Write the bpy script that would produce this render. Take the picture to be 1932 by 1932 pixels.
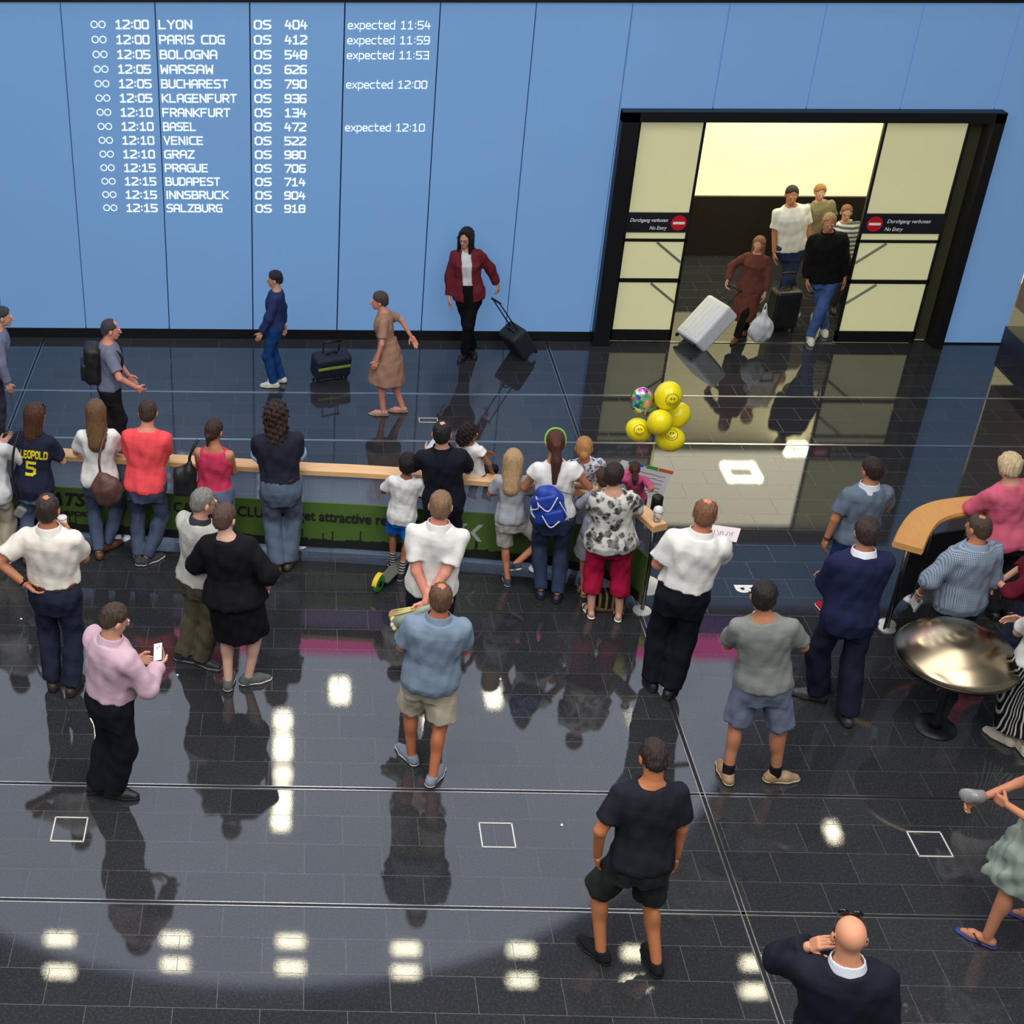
import bpy, bmesh, math, random
import numpy as np
from mathutils import Vector, Matrix

for _o in list(bpy.data.objects):
    bpy.data.objects.remove(_o, do_unlink=True)
SC = bpy.context.scene
COL = SC.collection
rad = math.radians
random.seed(7)

# ------------------------------------------------------------------ camera
FPX, PPX, PPY, TILT, YAW, ROLL, CAMH = 2575.93, 498.3, 939.5, 0.5505, -0.0321, -0.0061, 7.5
cF = np.array([math.sin(YAW) * math.cos(TILT), math.cos(YAW) * math.cos(TILT), -math.sin(TILT)])
_r = np.array([math.cos(YAW), -math.sin(YAW), 0.0])
_u = np.cross(_r, cF)
cR = math.cos(ROLL) * _r + math.sin(ROLL) * _u
cU = -math.sin(ROLL) * _r + math.cos(ROLL) * _u
cam_d = bpy.data.cameras.new('camera')
cam = bpy.data.objects.new('camera', cam_d)
COL.objects.link(cam)
cam_d.sensor_width = 36.0
cam_d.lens = FPX / 1932 * 36.0
cam_d.shift_x = (966 - PPX) / 1932
cam_d.shift_y = (PPY - 966) / 1932
cam_d.clip_start = 0.1
cam_d.clip_end = 200
cam.matrix_world = Matrix(((cR[0], cU[0], -cF[0], 0), (cR[1], cU[1], -cF[1], 0), (cR[2], cU[2], -cF[2], CAMH), (0, 0, 0, 1)))
SC.camera = cam

# ------------------------------------------------------------------ world, view, area lights
SC.view_settings.view_transform = 'Standard'
SC.view_settings.look = 'None'
SC.view_settings.gamma = 1.0
SC.view_settings.use_curve_mapping = False
SC.view_settings.exposure = 0.0
SC.cycles.use_denoising = True
SC.cycles.max_bounces = 6
SC.cycles.diffuse_bounces = 3
SC.cycles.glossy_bounces = 4
SC.cycles.caustics_reflective = False
SC.cycles.caustics_refractive = False
SC.cycles.sample_clamp_indirect = 4.0
wd = bpy.data.worlds.new('hall_world')
SC.world = wd
wd.use_nodes = True
wd.node_tree.nodes['Background'].inputs[0].default_value = (0.60, 0.66, 0.75, 1)
wd.node_tree.nodes['Background'].inputs[1].default_value = 0.30


def area(name, loc, sx, sy, power, col=(1, 1, 1), rot=(0, 0, 0)):
    l = bpy.data.lights.new(name, 'AREA')
    l.shape = 'RECTANGLE'
    l.size, l.size_y, l.energy, l.color = sx, sy, power, col
    o = bpy.data.objects.new(name, l)
    o.location, o.rotation_euler = loc, rot
    COL.objects.link(o)
    return o


area('hall_fill_light', (-4.0, 2.0, 9.2), 5.0, 7.0, 620, (1.0, 0.97, 0.93))  # unseen overhead fill lamps, added to light people's backs
area('hall_fill_light', (4.0, 2.0, 9.2), 5.0, 7.0, 620, (1.0, 0.97, 0.93))
area('hall_fill_light', (0.0, 8.0, 9.2), 12.0, 4.0, 620, (1.0, 0.98, 0.95))
area('arrivals_light', (6.3, 17.6, 3.05), 3.6, 2.2, 70, (1.0, 0.93, 0.70))


# ------------------------------------------------------------------ projection of ground points
def ray(px, py):
    return cF + ((px - PPX) / FPX) * cR - ((py - PPY) / FPX) * cU


def unp(px, py, z=0.0):
    d = ray(px, py)
    return np.array([0, 0, CAMH]) + d * ((z - CAMH) / d[2])


def onY(px, py, Y):
    d = ray(px, py)
    return np.array([0, 0, CAMH]) + d * (Y / d[1])


def proj(P):
    d = np.asarray(P, float) - np.array([0, 0, CAMH])
    z = d @ cF
    return np.array([PPX + FPX * (d @ cR) / z, PPY - FPX * (d @ cU) / z])


# ------------------------------------------------------------------ materials
def s2l(c):
    return tuple(((v / 255) / 12.92 if v / 255 <= 0.04045 else ((v / 255 + 0.055) / 1.055) ** 2.4) for v in c)


MATS = {}


def mat(name, rgb, rough=0.7, metal=0.0, var=0.10, scale=18.0, bump=0.0, bscale=60.0, emit=0.0, spec=0.5, sheen=0.0, ior=1.5, stretch=None):
    if name in MATS:
        return MATS[name]
    m = bpy.data.materials.new(name)
    m.use_nodes = True
    nt = m.node_tree
    b = nt.nodes['Principled BSDF']
    c = s2l(rgb)
    b.inputs['Roughness'].default_value = rough
    b.inputs['Metallic'].default_value = metal
    b.inputs['IOR'].default_value = ior
    b.inputs['Specular IOR Level'].default_value = spec
    if sheen:
        b.inputs['Sheen Weight'].default_value = sheen
    tc = nt.nodes.new('ShaderNodeTexCoord')
    mp = nt.nodes.new('ShaderNodeMapping')
    nt.links.new(tc.outputs['Object'], mp.inputs[0])
    if stretch:
        mp.inputs['Scale'].default_value = stretch
    nz = nt.nodes.new('ShaderNodeTexNoise')
    nz.inputs['Scale'].default_value = scale
    nz.inputs['Detail'].default_value = 4
    nt.links.new(mp.outputs[0], nz.inputs['Vector'])
    mx = nt.nodes.new('ShaderNodeMix')
    mx.data_type = 'RGBA'
    mx.inputs[6].default_value = tuple(v * (1 - var) for v in c) + (1,)
    mx.inputs[7].default_value = tuple(min(1, v * (1 + var)) for v in c) + (1,)
    nt.links.new(nz.outputs[0], mx.inputs[0])
    nt.links.new(mx.outputs[2], b.inputs['Base Color'])
    if bump:
        n2 = nt.nodes.new('ShaderNodeTexNoise')
        n2.inputs['Scale'].default_value = bscale
        n2.inputs['Detail'].default_value = 3
        nt.links.new(mp.outputs[0], n2.inputs['Vector'])
        bp = nt.nodes.new('ShaderNodeBump')
        bp.inputs['Strength'].default_value = bump
        bp.inputs['Distance'].default_value = 0.01
        nt.links.new(n2.outputs[0], bp.inputs['Height'])
        nt.links.new(bp.outputs[0], b.inputs['Normal'])
    if emit:
        b.inputs['Emission Color'].default_value = c + (1,)
        b.inputs['Emission Strength'].default_value = emit
    MATS[name] = m
    return m


def cloth(rgb):
    return mat('cloth_%d_%d_%d' % rgb, rgb, 0.9, var=0.12, scale=14, bump=0.35, bscale=22, spec=0.15, sheen=0.0)


def denim(rgb):
    return mat('denim_%d_%d_%d' % rgb, rgb, 0.9, var=0.35, scale=9, bump=0.4, bscale=26, spec=0.15)


def skinm(rgb):
    return mat('skin_%d_%d_%d' % rgb, rgb, 0.55, var=0.07, scale=10, bump=0.05, bscale=120, spec=0.35)


def hairm(rgb):
    return mat('hair_%d_%d_%d' % rgb, rgb, 0.55, var=0.55, scale=26, bump=0.9, bscale=60, spec=0.4, stretch=(3.0, 3.0, 0.35))


def patmat(name, kind, a, b_, freq=1.0):
    """printed fabrics: blotch, check, stripe, bands"""
    if name in MATS:
        return MATS[name]
    m = bpy.data.materials.new(name)
    m.use_nodes = True
    nt = m.node_tree
    bs = nt.nodes['Principled BSDF']
    bs.inputs['Roughness'].default_value = 0.9
    bs.inputs['Specular IOR Level'].default_value = 0.15
    tc = nt.nodes.new('ShaderNodeTexCoord')
    mx = nt.nodes.new('ShaderNodeMix')
    mx.data_type = 'RGBA'
    mx.inputs[6].default_value = s2l(a) + (1,)
    mx.inputs[7].default_value = s2l(b_) + (1,)
    nt.links.new(mx.outputs[2], bs.inputs['Base Color'])

    def math_(op, i0, v=None, i1=None):
        n = nt.nodes.new('ShaderNodeMath')
        n.operation = op
        nt.links.new(i0, n.inputs[0])
        if v is not None:
            n.inputs[1].default_value = v
        if i1 is not None:
            nt.links.new(i1, n.inputs[1])
        return n.outputs[0]
    if kind == 'blotch':
        nz = nt.nodes.new('ShaderNodeTexNoise')
        nz.inputs['Scale'].default_value = 9
        ad = nt.nodes.new('ShaderNodeMix')
        ad.data_type = 'RGBA'
        ad.inputs[0].default_value = 0.08
        nt.links.new(tc.outputs['Object'], nz.inputs['Vector'])
        nt.links.new(tc.outputs['Object'], ad.inputs[6])
        nt.links.new(nz.outputs[1], ad.inputs[7])
        vo = nt.nodes.new('ShaderNodeTexVoronoi')
        vo.inputs['Scale'].default_value = freq
        nt.links.new(ad.outputs[2], vo.inputs['Vector'])
        n3 = nt.nodes.new('ShaderNodeTexNoise')
        n3.inputs['Scale'].default_value = freq * 2.2
        nt.links.new(tc.outputs['Object'], n3.inputs['Vector'])
        s = math_('MULTIPLY', n3.outputs[0], 0.45)
        t = math_('ADD', vo.outputs['Distance'], None, s)
        cr = nt.nodes.new('ShaderNodeValToRGB')
        cr.color_ramp.elements[0].position = 0.64
        cr.color_ramp.elements[1].position = 0.80
        cr.color_ramp.elements[0].color = (1, 1, 1, 1)
        cr.color_ramp.elements[1].color = (0, 0, 0, 1)
        nt.links.new(t, cr.inputs[0])
        n4 = nt.nodes.new('ShaderNodeTexNoise')
        n4.inputs['Scale'].default_value = freq * 1.2
        nt.links.new(tc.outputs['Object'], n4.inputs['Vector'])
        f = math_('MULTIPLY', n4.outputs[0], 1.7)
        f.node.use_clamp = True
        nt.links.new(math_('MULTIPLY', cr.outputs[0], None, f), mx.inputs[0])
    else:
        sx = nt.nodes.new('ShaderNodeSeparateXYZ')
        nt.links.new(tc.outputs['Object'], sx.inputs[0])

        def sine(o, f, lo):
            v = math_('SINE', math_('MULTIPLY', o, f))
            return math_('GREATER_THAN', v, lo)
        if kind == 'stripe':
            nt.links.new(sine(sx.outputs[0], freq, 0.5), mx.inputs[0])
        elif kind == 'bands':
            nt.links.new(sine(sx.outputs[2], freq, 0.0), mx.inputs[0])
        elif kind == 'check':
            v = math_('ADD', sine(sx.outputs[0], freq, 0.3), None, sine(sx.outputs[2], freq, 0.3))
            nt.links.new(math_('MULTIPLY', v, 0.5), mx.inputs[0])
    MATS[name] = m
    return m


# ------------------------------------------------------------------ objects
def mesh_obj(name, vf, m, parent=None, smooth=False, loc=None):
    v, f = vf
    v = np.asarray(v, np.float32)
    if loc is not None:
        v = v - np.asarray(loc, np.float32)
    me = bpy.data.meshes.new(name)
    if isinstance(f, np.ndarray):
        me.vertices.add(len(v))
        me.vertices.foreach_set('co', v.ravel())
        nf = len(f)
        me.loops.add(nf * 4)
        me.loops.foreach_set('vertex_index', f.astype(np.int32).ravel())
        me.polygons.add(nf)
        me.polygons.foreach_set('loop_start', np.arange(0, nf * 4, 4, dtype=np.int32))
        me.update(calc_edges=True)
    else:
        me.from_pydata([tuple(map(float, q)) for q in v], [], [tuple(q) for q in f])
        me.update()
    if smooth:
        me.polygons.foreach_set('use_smooth', np.ones(len(me.polygons), bool))
    if m is not None:
        me.materials.append(m)
    o = bpy.data.objects.new(name, me)
    COL.objects.link(o)
    if parent is not None:
        o.parent = parent
    elif loc is not None:
        o.location = tuple(map(float, loc))
    return o


def tag(o, label=None, cat=None, group=None, kind=None):
    if label:
        o['label'] = label
    if cat:
        o['category'] = cat
    if group:
        o['group'] = group
    if kind:
        o['kind'] = kind
    return o


class Thing:
    """an Empty at the base of a thing; parts are given in world coordinates"""

    def __init__(self, name, label, cat, loc, group=None):
        self.e = bpy.data.objects.new(name, None)
        self.e.empty_display_size = 0.1
        COL.objects.link(self.e)
        self.loc = np.asarray(loc, float)
        self.e.location = tuple(map(float, loc))
        tag(self.e, label, cat, group)

    def part(self, name, vf, m, smooth=False, parent=None, label=None):
        o = mesh_obj(name, (np.asarray(vf[0], float) - self.loc, vf[1]), m, parent or self.e, smooth)
        if label:
            o['label'] = label
        return o


def single(name, label, cat, vf, m, smooth=False, group=None, loc=None):
    v = np.asarray(vf[0], float)
    if loc is None:
        loc = [v[:, 0].mean(), v[:, 1].mean(), v[:, 2].min()]
    o = mesh_obj(name, (v, vf[1]), m, None, smooth, loc)
    return tag(o, label, cat, group)


def struct(name, vf, m, smooth=False):
    o = mesh_obj(name, vf, m, None, smooth)
    o['kind'] = 'structure'
    return o


def join(*L):
    V, F, n = [], [], 0
    for v, f in L:
        V += [tuple(map(float, q)) for q in v]
        F += [tuple(int(i) + n for i in q) for q in f]
        n += len(v)
    return V, F


def box(c, s, R=None, bev=0.0):
    c = np.asarray(c, float)
    h = np.asarray(s, float) / 2
    bm = bmesh.new()
    bmesh.ops.create_cube(bm, size=1.0)
    for v in bm.verts:
        v.co = Vector((v.co.x * h[0] * 2, v.co.y * h[1] * 2, v.co.z * h[2] * 2))
    if bev:
        bmesh.ops.bevel(bm, geom=bm.edges[:], offset=bev, segments=3, profile=0.5, affect='EDGES')
    bm.verts.index_update()
    V = np.array([v.co[:] for v in bm.verts])
    F = [tuple(v.index for v in f.verts) for f in bm.faces]
    bm.free()
    if R is not None:
        V = V @ np.asarray(R).T
    return V + c, F


def frame_of(d):
    d = np.asarray(d, float)
    d = d / np.linalg.norm(d)
    a = np.array([0, 0, 1.0]) if abs(d[2]) < 0.9 else np.array([1.0, 0, 0])
    x = np.cross(a, d)
    x /= np.linalg.norm(x)
    return x, np.cross(d, x), d


def tube(path, r, n=10, caps=True):
    P = [np.asarray(p, float) for p in path]
    V, F = [], []
    x = None
    for i, p in enumerate(P):
        d = P[min(i + 1, len(P) - 1)] - P[max(i - 1, 0)]
        d = d / max(1e-9, np.linalg.norm(d))
        if x is None:
            x, y, _ = frame_of(d)
        else:
            x = x - d * (x @ d)
            x /= max(1e-9, np.linalg.norm(x))
            y = np.cross(d, x)
        rr = r[i] if hasattr(r, '__len__') else r
        for k in range(n):
            a = 2 * math.pi * k / n
            V.append(p + rr * (math.cos(a) * x + math.sin(a) * y))
    for i in range(len(P) - 1):
        for k in range(n):
            F.append((i * n + k, i * n + (k + 1) % n, (i + 1) * n + (k + 1) % n, (i + 1) * n + k))
    if caps:
        F.append(tuple(range(n - 1, -1, -1)))
        F.append(tuple((len(P) - 1) * n + k for k in range(n)))
    return V, F


def lathe(prof, c, n=32, R=None):
    V, F = [], []
    for r, z in prof:
        for k in range(n):
            a = 2 * math.pi * k / n
            V.append((r * math.cos(a), r * math.sin(a), z))
    for i in range(len(prof) - 1):
        for k in range(n):
            F.append((i * n + k, i * n + (k + 1) % n, (i + 1) * n + (k + 1) % n, (i + 1) * n + k))
    F.append(tuple(range(n - 1, -1, -1)))
    F.append(tuple((len(prof) - 1) * n + k for k in range(n)))
    V = np.array(V)
    if R is not None:
        V = V @ np.asarray(R).T
    return V + np.asarray(c, float), F


def bez(P, n=24):
    """Catmull-Rom through points"""
    P = [np.asarray(p, float) for p in P]
    Q = [2 * P[0] - P[1]] + P + [2 * P[-1] - P[-2]]
    out = []
    for i in range(1, len(Q) - 2):
        for k in range(n):
            t = k / n
            a, b, c, d = Q[i - 1], Q[i], Q[i + 1], Q[i + 2]
            out.append(0.5 * (2 * b + (c - a) * t + (2 * a - 5 * b + 4 * c - d) * t * t + (3 * b - a - 3 * c + d) * t ** 3))
    out.append(P[-1])
    return out


def sweep(path, prof, up=(0, 0, 1)):
    """closed profile (lateral, height) along a horizontal path"""
    P = [np.asarray(p, float) for p in path]
    V, F = [], []
    m = len(prof)
    for i, p in enumerate(P):
        d = P[min(i + 1, len(P) - 1)] - P[max(i - 1, 0)]
        d[2] = 0
        d /= np.linalg.norm(d)
        nrm = np.array([-d[1], d[0], 0])
        for a, b in prof:
            V.append(p + nrm * a + np.array([0, 0, b]))
    for i in range(len(P) - 1):
        for k in range(m):
            F.append((i * m + k, i * m + (k + 1) % m, (i + 1) * m + (k + 1) % m, (i + 1) * m + k))
    F.append(tuple(range(m - 1, -1, -1)))
    F.append(tuple((len(P) - 1) * m + k for k in range(m)))
    return V, F


def extrude_poly(pts2, o, ux, uy, th):
    """flat polygon (convex or simple) in plane o+ux*a+uy*b, thickness th along ux x uy"""
    o, ux, uy = map(lambda q: np.asarray(q, float), (o, ux, uy))
    n = np.cross(ux, uy)
    A = [o + ux * a + uy * b for a, b in pts2]
    B = [p + n * th for p in A]
    k = len(A)
    F = [tuple(range(k - 1, -1, -1)), tuple(range(k, 2 * k))]
    F += [(i, (i + 1) % k, k + (i + 1) % k, k + i) for i in range(k)]
    return A + B, F


GL = {
    'A': [[(0, 0), (0, 5), (1, 6), (3, 6), (4, 5), (4, 0)], [(0, 2.6), (4, 2.6)]],
    'B': [[(0, 0), (0, 6), (3, 6), (3.6, 5.4), (3.6, 3.8), (3, 3.1), (0, 3.1)], [(3, 3.1), (4, 2.4), (4, .7), (3.3, 0), (0, 0)]],
    'C': [[(4, 6), (1, 6), (0, 5), (0, 1), (1, 0), (4, 0)]],
    'D': [[(0, 0), (0, 6), (3, 6), (4, 5), (4, 1), (3, 0), (0, 0)]],
    'E': [[(3.7, 6), (0, 6), (0, 0), (3.7, 0)], [(0, 3.1), (3.2, 3.1)]],
    'F': [[(3.7, 6), (0, 6), (0, 0)], [(0, 3), (3.2, 3)]],
    'G': [[(4, 6), (1, 6), (0, 5), (0, 1), (1, 0), (4, 0), (4, 3), (2.2, 3)]],
    'H': [[(0, 0), (0, 6)], [(4, 0), (4, 6)], [(0, 3), (4, 3)]],
    'I': [[(2, 0), (2, 6)]],
    'K': [[(0, 0), (0, 6)], [(4, 6), (.6, 3), (4, 0)]],
    'L': [[(0, 6), (0, 0), (3.7, 0)]],
    'M': [[(0, 0), (0, 6), (2, 3), (4, 6), (4, 0)]],
    'N': [[(0, 0), (0, 6), (4, 0), (4, 6)]],
    'O': [[(1, 0), (0, 1), (0, 5), (1, 6), (3, 6), (4, 5), (4, 1), (3, 0), (1, 0)]],
    'P': [[(0, 0), (0, 6), (3, 6), (4, 5), (4, 3.6), (3, 2.6), (0, 2.6)]],
    'R': [[(0, 0), (0, 6), (3, 6), (4, 5), (4, 3.8), (3, 2.8), (0, 2.8)], [(2, 2.8), (4, 0)]],
    'S': [[(4, 6), (1, 6), (0, 5.2), (0, 4), (1, 3.1), (3, 3.1), (4, 2.2), (4, .8), (3, 0), (0, 0)]],
    'T': [[(0, 6), (4, 6)], [(2, 6), (2, 0)]],
    'U': [[(0, 6), (0, 1), (1, 0), (3, 0), (4, 1), (4, 6)]],
    'V': [[(0, 6), (2, 0), (4, 6)]],
    'W': [[(0, 6), (0.4, 0), (2, 3.6), (3.6, 0), (4, 6)]],
    'Y': [[(0, 6), (2, 3), (4, 6)], [(2, 3), (2, 0)]],
    'Z': [[(0, 6), (4, 6), (0, 0), (4, 0)]],
    '0': [[(.7, 0), (0, .7), (0, 5.3), (.7, 6), (3.3, 6), (4, 5.3), (4, .7), (3.3, 0), (.7, 0)]],
    '1': [[(.4, 4.9), (2, 6), (2, 0)], [(.3, 0), (3.7, 0)]],
    '2': [[(0, 6), (3.2, 6), (4, 5.2), (4, 3.8), (0, 1), (0, 0), (4, 0)]],
    '3': [[(0, 6), (4, 6), (4, 0), (0, 0)], [(1, 3), (4, 3)]],
    '4': [[(1.2, 6), (0, 2.2), (4, 2.2)], [(3, 4.4), (3, 0)]],
    '5': [[(4, 6), (0, 6), (0, 3.2), (3, 3.2), (4, 2.4), (4, .8), (3, 0), (0, 0)]],
    '6': [[(4, 6), (1, 6), (0, 5), (0, .7), (.7, 0), (3.3, 0), (4, .7), (4, 2.4), (3.3, 3.1), (0, 3.1)]],
    '7': [[(0, 6), (4, 6), (4, 5), (1.5, 0)]],
    '8': [[(.7, 0), (0, .7), (0, 2.6), (.5, 3.1), (0, 3.6), (0, 5.3), (.7, 6), (3.3, 6), (4, 5.3), (4, 3.6), (3.5, 3.1), (4, 2.6), (4, .7), (3.3, 0), (.7, 0)], [(.5, 3.1), (3.5, 3.1)]],
    '9': [[(4, 2.8), (.7, 2.8), (0, 3.5), (0, 5.3), (.7, 6), (3.3, 6), (4, 5.3), (4, 1), (3, 0), (0, 0)]],
    ':': [[(2, 1.2), (2, 1.4)], [(2, 4.2), (2, 4.4)]],
    'e': [[(0, 2), (4, 2), (4, 3), (3, 4), (1, 4), (0, 3), (0, 1), (1, 0), (4, 0)]],
    'x': [[(0, 4), (4, 0)], [(0, 0), (4, 4)]],
    'p': [[(0, -2), (0, 4), (3, 4), (4, 3), (4, 1), (3, 0), (0, 0)]],
    'c': [[(4, 4), (1, 4), (0, 3), (0, 1), (1, 0), (4, 0)]],
    't': [[(1, 6), (1, 1), (2, 0), (3.7, 0)], [(0, 4), (3.7, 4)]],
    'd': [[(4, 6.2), (4, 0), (1, 0), (0, 1), (0, 3), (1, 4), (4, 4)]],
}
NARROW = {'I': (1.6, 2.4), ':': (1.5, 2.5)}


def strokes(text, h, width=None, th=0.9, gap=1.6, aspect=1.0, sub=1):
    """stroke lettering in the (a, b) plane; returns list of quads, total length"""
    u = h / 6
    x = 0.0
    quads = []
    for ch in text:
        if ch == ' ':
            x += 4.2
            continue
        lo, hi = NARROW.get(ch, (0, 4))
        for pl in GL[ch]:
            for (a, b) in zip(pl[:-1], pl[1:]):
                a = np.array([(a[0] - lo + x) * aspect, a[1]])
                b = np.array([(b[0] - lo + x) * aspect, b[1]])
                d = b - a
                L = np.linalg.norm(d)
                d = d / max(L, 1e-6)
                n = np.array([-d[1], d[0]]) * th / 2
                a2, b2 = a - d * th / 2, b + d * th / 2
                for k in range(sub):
                    p, q = a2 + (b2 - a2) * k / sub, a2 + (b2 - a2) * (k + 1) / sub
                    quads.append([p - n, q - n, q + n, p + n])
        x += (hi - lo) + gap
    tot = (x - gap) * aspect
    quads = np.array(quads) * u
    tot *= u
    if width:
        quads[:, :, 0] *= width / tot
        tot = width
    return quads, tot


def letters(quads, o, ux, uy, th=0.004):
    o, ux, uy = map(lambda q: np.asarray(q, float), (o, ux, uy))
    n = np.cross(ux, uy)
    V, F = [], []
    for q in quads:
        k = len(V)
        A = [o + ux * a + uy * b for a, b in q]
        V += A + [p + n * th for p in A]
        F += [(k, k + 3, k + 2, k + 1), (k + 4, k + 5, k + 6, k + 7)] + [(k + i, k + (i + 1) % 4, k + 4 + (i + 1) % 4, k + 4 + i) for i in range(4)]
    return V, F


def font_text(s, size, o, ux, uy, th=0.004, bold=0.0, shear=0.0, width=None, align='LEFT'):
    c = bpy.data.curves.new('t', 'FONT')
    c.body = s
    c.size = size
    c.shear = shear
    c.offset = bold
    c.align_x = align
    c.resolution_u = 3
    t = bpy.data.objects.new('t', c)
    COL.objects.link(t)
    dg = bpy.context.evaluated_depsgraph_get()
    me = bpy.data.meshes.new_from_object(t.evaluated_get(dg))
    V = np.array([v.co[:2] for v in me.vertices])
    F0 = [tuple(p.vertices) for p in me.polygons]
    bpy.data.objects.remove(t)
    bpy.data.meshes.remove(me)
    bpy.data.curves.remove(c)
    if width:
        V[:, 0] *= width / (V[:, 0].max() - V[:, 0].min())
    o, ux, uy = map(lambda q: np.asarray(q, float), (o, ux, uy))
    n = np.cross(ux, uy)
    P = [o + ux * a + uy * b + n * th for a, b in V]
    return P, F0


# ------------------------------------------------------------------ signed distance modelling of rounded bodies
def surface_nets(D, lo, h):
    S = D < 0
    c = np.zeros(tuple(n - 1 for n in D.shape), np.int8)
    offs = [(i, j, k) for i in (0, 1) for j in (0, 1) for k in (0, 1)]
    sh = c.shape
    for (i, j, k) in offs:
        c += S[i:i + sh[0], j:j + sh[1], k:k + sh[2]]
    act = (c > 0) & (c < 8)
    ijk = np.argwhere(act)
    idx = np.full(sh, -1, np.int64)
    idx[act] = np.arange(len(ijk))
    val = {o: D[ijk[:, 0] + o[0], ijk[:, 1] + o[1], ijk[:, 2] + o[2]] for o in offs}
    acc = np.zeros((len(ijk), 3))
    cnt = np.zeros(len(ijk))
    for a in offs:
        for ax in range(3):
            if a[ax] == 0:
                b = tuple(1 if q == ax else a[q] for q in range(3))
                va, vb = val[a], val[b]
                m = (va < 0) != (vb < 0)
                t = va[m] / (va[m] - vb[m])
                p = np.tile(np.array(a, float), (m.sum(), 1))
                p[:, ax] += t
                acc[m] += p
                cnt[m] += 1
    V = (ijk + acc / np.maximum(cnt, 1)[:, None]) * h + lo
    F = []
    A, B = S[:-1, 1:-1, 1:-1], S[1:, 1:-1, 1:-1]
    for ax in range(3):
        sl = [slice(1, -1)] * 3
        s0, s1 = list(sl), list(sl)
        s0[ax], s1[ax] = slice(0, -1), slice(1, None)
        A, B = S[tuple(s0)], S[tuple(s1)]
        e = np.argwhere(A != B)
        if not len(e):
            continue
        inside = A[e[:, 0], e[:, 1], e[:, 2]]
        q = e.copy()
        o1, o2 = [(1, 2), (2, 0), (0, 1)][ax]
        base = e.copy()
        for a2 in (o1, o2):
            base[:, a2] += 1

        def cell(d1, d2):
            r = base.copy()
            r[:, o1] -= d1
            r[:, o2] -= d2
            return idx[r[:, 0], r[:, 1], r[:, 2]]
        quad = np.stack([cell(1, 1), cell(0, 1), cell(0, 0), cell(1, 0)], 1)
        quad[~inside] = quad[~inside][:, ::-1]
        F.append(quad)
    F = np.concatenate(F) if F else np.zeros((0, 4), int)
    return V, F[(F >= 0).all(1)]


def cap(a, b, r1, r2, k=0.02, end=None, op='u', flat=None):
    """tapered capsule; end='b' cuts it flat at b; flat=(axis, factor) squashes it"""
    a, b = np.asarray(a, float), np.asarray(b, float)
    ba = b - a
    L2 = max(1e-9, ba @ ba)
    R = max(r1, r2)

    def f(x, y, z):
        X, Y, Z = x - a[0], y - a[1], z - a[2]
        t0 = (X * ba[0] + Y * ba[1] + Z * ba[2]) / L2
        t = np.clip(t0, 0, 1)
        dx, dy, dz = X - t * ba[0], Y - t * ba[1], Z - t * ba[2]
        d2 = dx * dx + dy * dy + dz * dz
        if flat is not None:
            n, kf = flat
            dn = dx * n[0] + dy * n[1] + dz * n[2]
            d2 = d2 + dn * dn * (kf * kf - 1)
        d = np.sqrt(d2) - (r1 + (r2 - r1) * t)
        if end == 'b':
            d = np.maximum(d, (t0 - 1) * math.sqrt(L2))
        return d
    lo, hi = np.minimum(a, b) - R, np.maximum(a, b) + R
    return (op, f, lo, hi, k)


def ell(c, r, k=0.02, R=None, op='u'):
    c, r = np.asarray(c, float), np.asarray(r, float)
    M = np.eye(3) if R is None else np.asarray(R)

    def f(x, y, z):
        X, Y, Z = x - c[0], y - c[1], z - c[2]
        p = [X * M[0, i] + Y * M[1, i] + Z * M[2, i] for i in range(3)]
        q = [(p[i] / r[i]) ** 2 for i in range(3)]
        k0 = np.sqrt(q[0] + q[1] + q[2])
        k1 = np.sqrt(q[0] / r[0] ** 2 + q[1] / r[1] ** 2 + q[2] / r[2] ** 2)
        return k0 * (k0 - 1) / np.maximum(k1, 1e-6)
    m = np.abs(M) @ r
    return (op, f, c - m, c + m, k)


def rbox(c, s, r, R=None, k=0.01, op='u'):
    c, s = np.asarray(c, float), np.asarray(s, float) / 2 - r
    M = np.eye(3) if R is None else np.asarray(R)

    def f(x, y, z):
        X, Y, Z = x - c[0], y - c[1], z - c[2]
        q = [np.abs(X * M[0, i] + Y * M[1, i] + Z * M[2, i]) - s[i] for i in range(3)]
        o = np.sqrt(sum(np.maximum(v, 0) ** 2 for v in q))
        return o + np.minimum(np.maximum(q[0], np.maximum(q[1], q[2])), 0) - r
    m = np.abs(M) @ (s + r)
    return (op, f, c - m, c + m, k)


def half(n, p, k=0.004):
    """keep the side n points away from"""
    n, p = np.asarray(n, float), np.asarray(p, float)
    n = n / np.linalg.norm(n)

    def f(x, y, z):
        return (x - p[0]) * n[0] + (y - p[1]) * n[1] + (z - p[2]) * n[2]
    return ('i', f, None, None, k)


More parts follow.
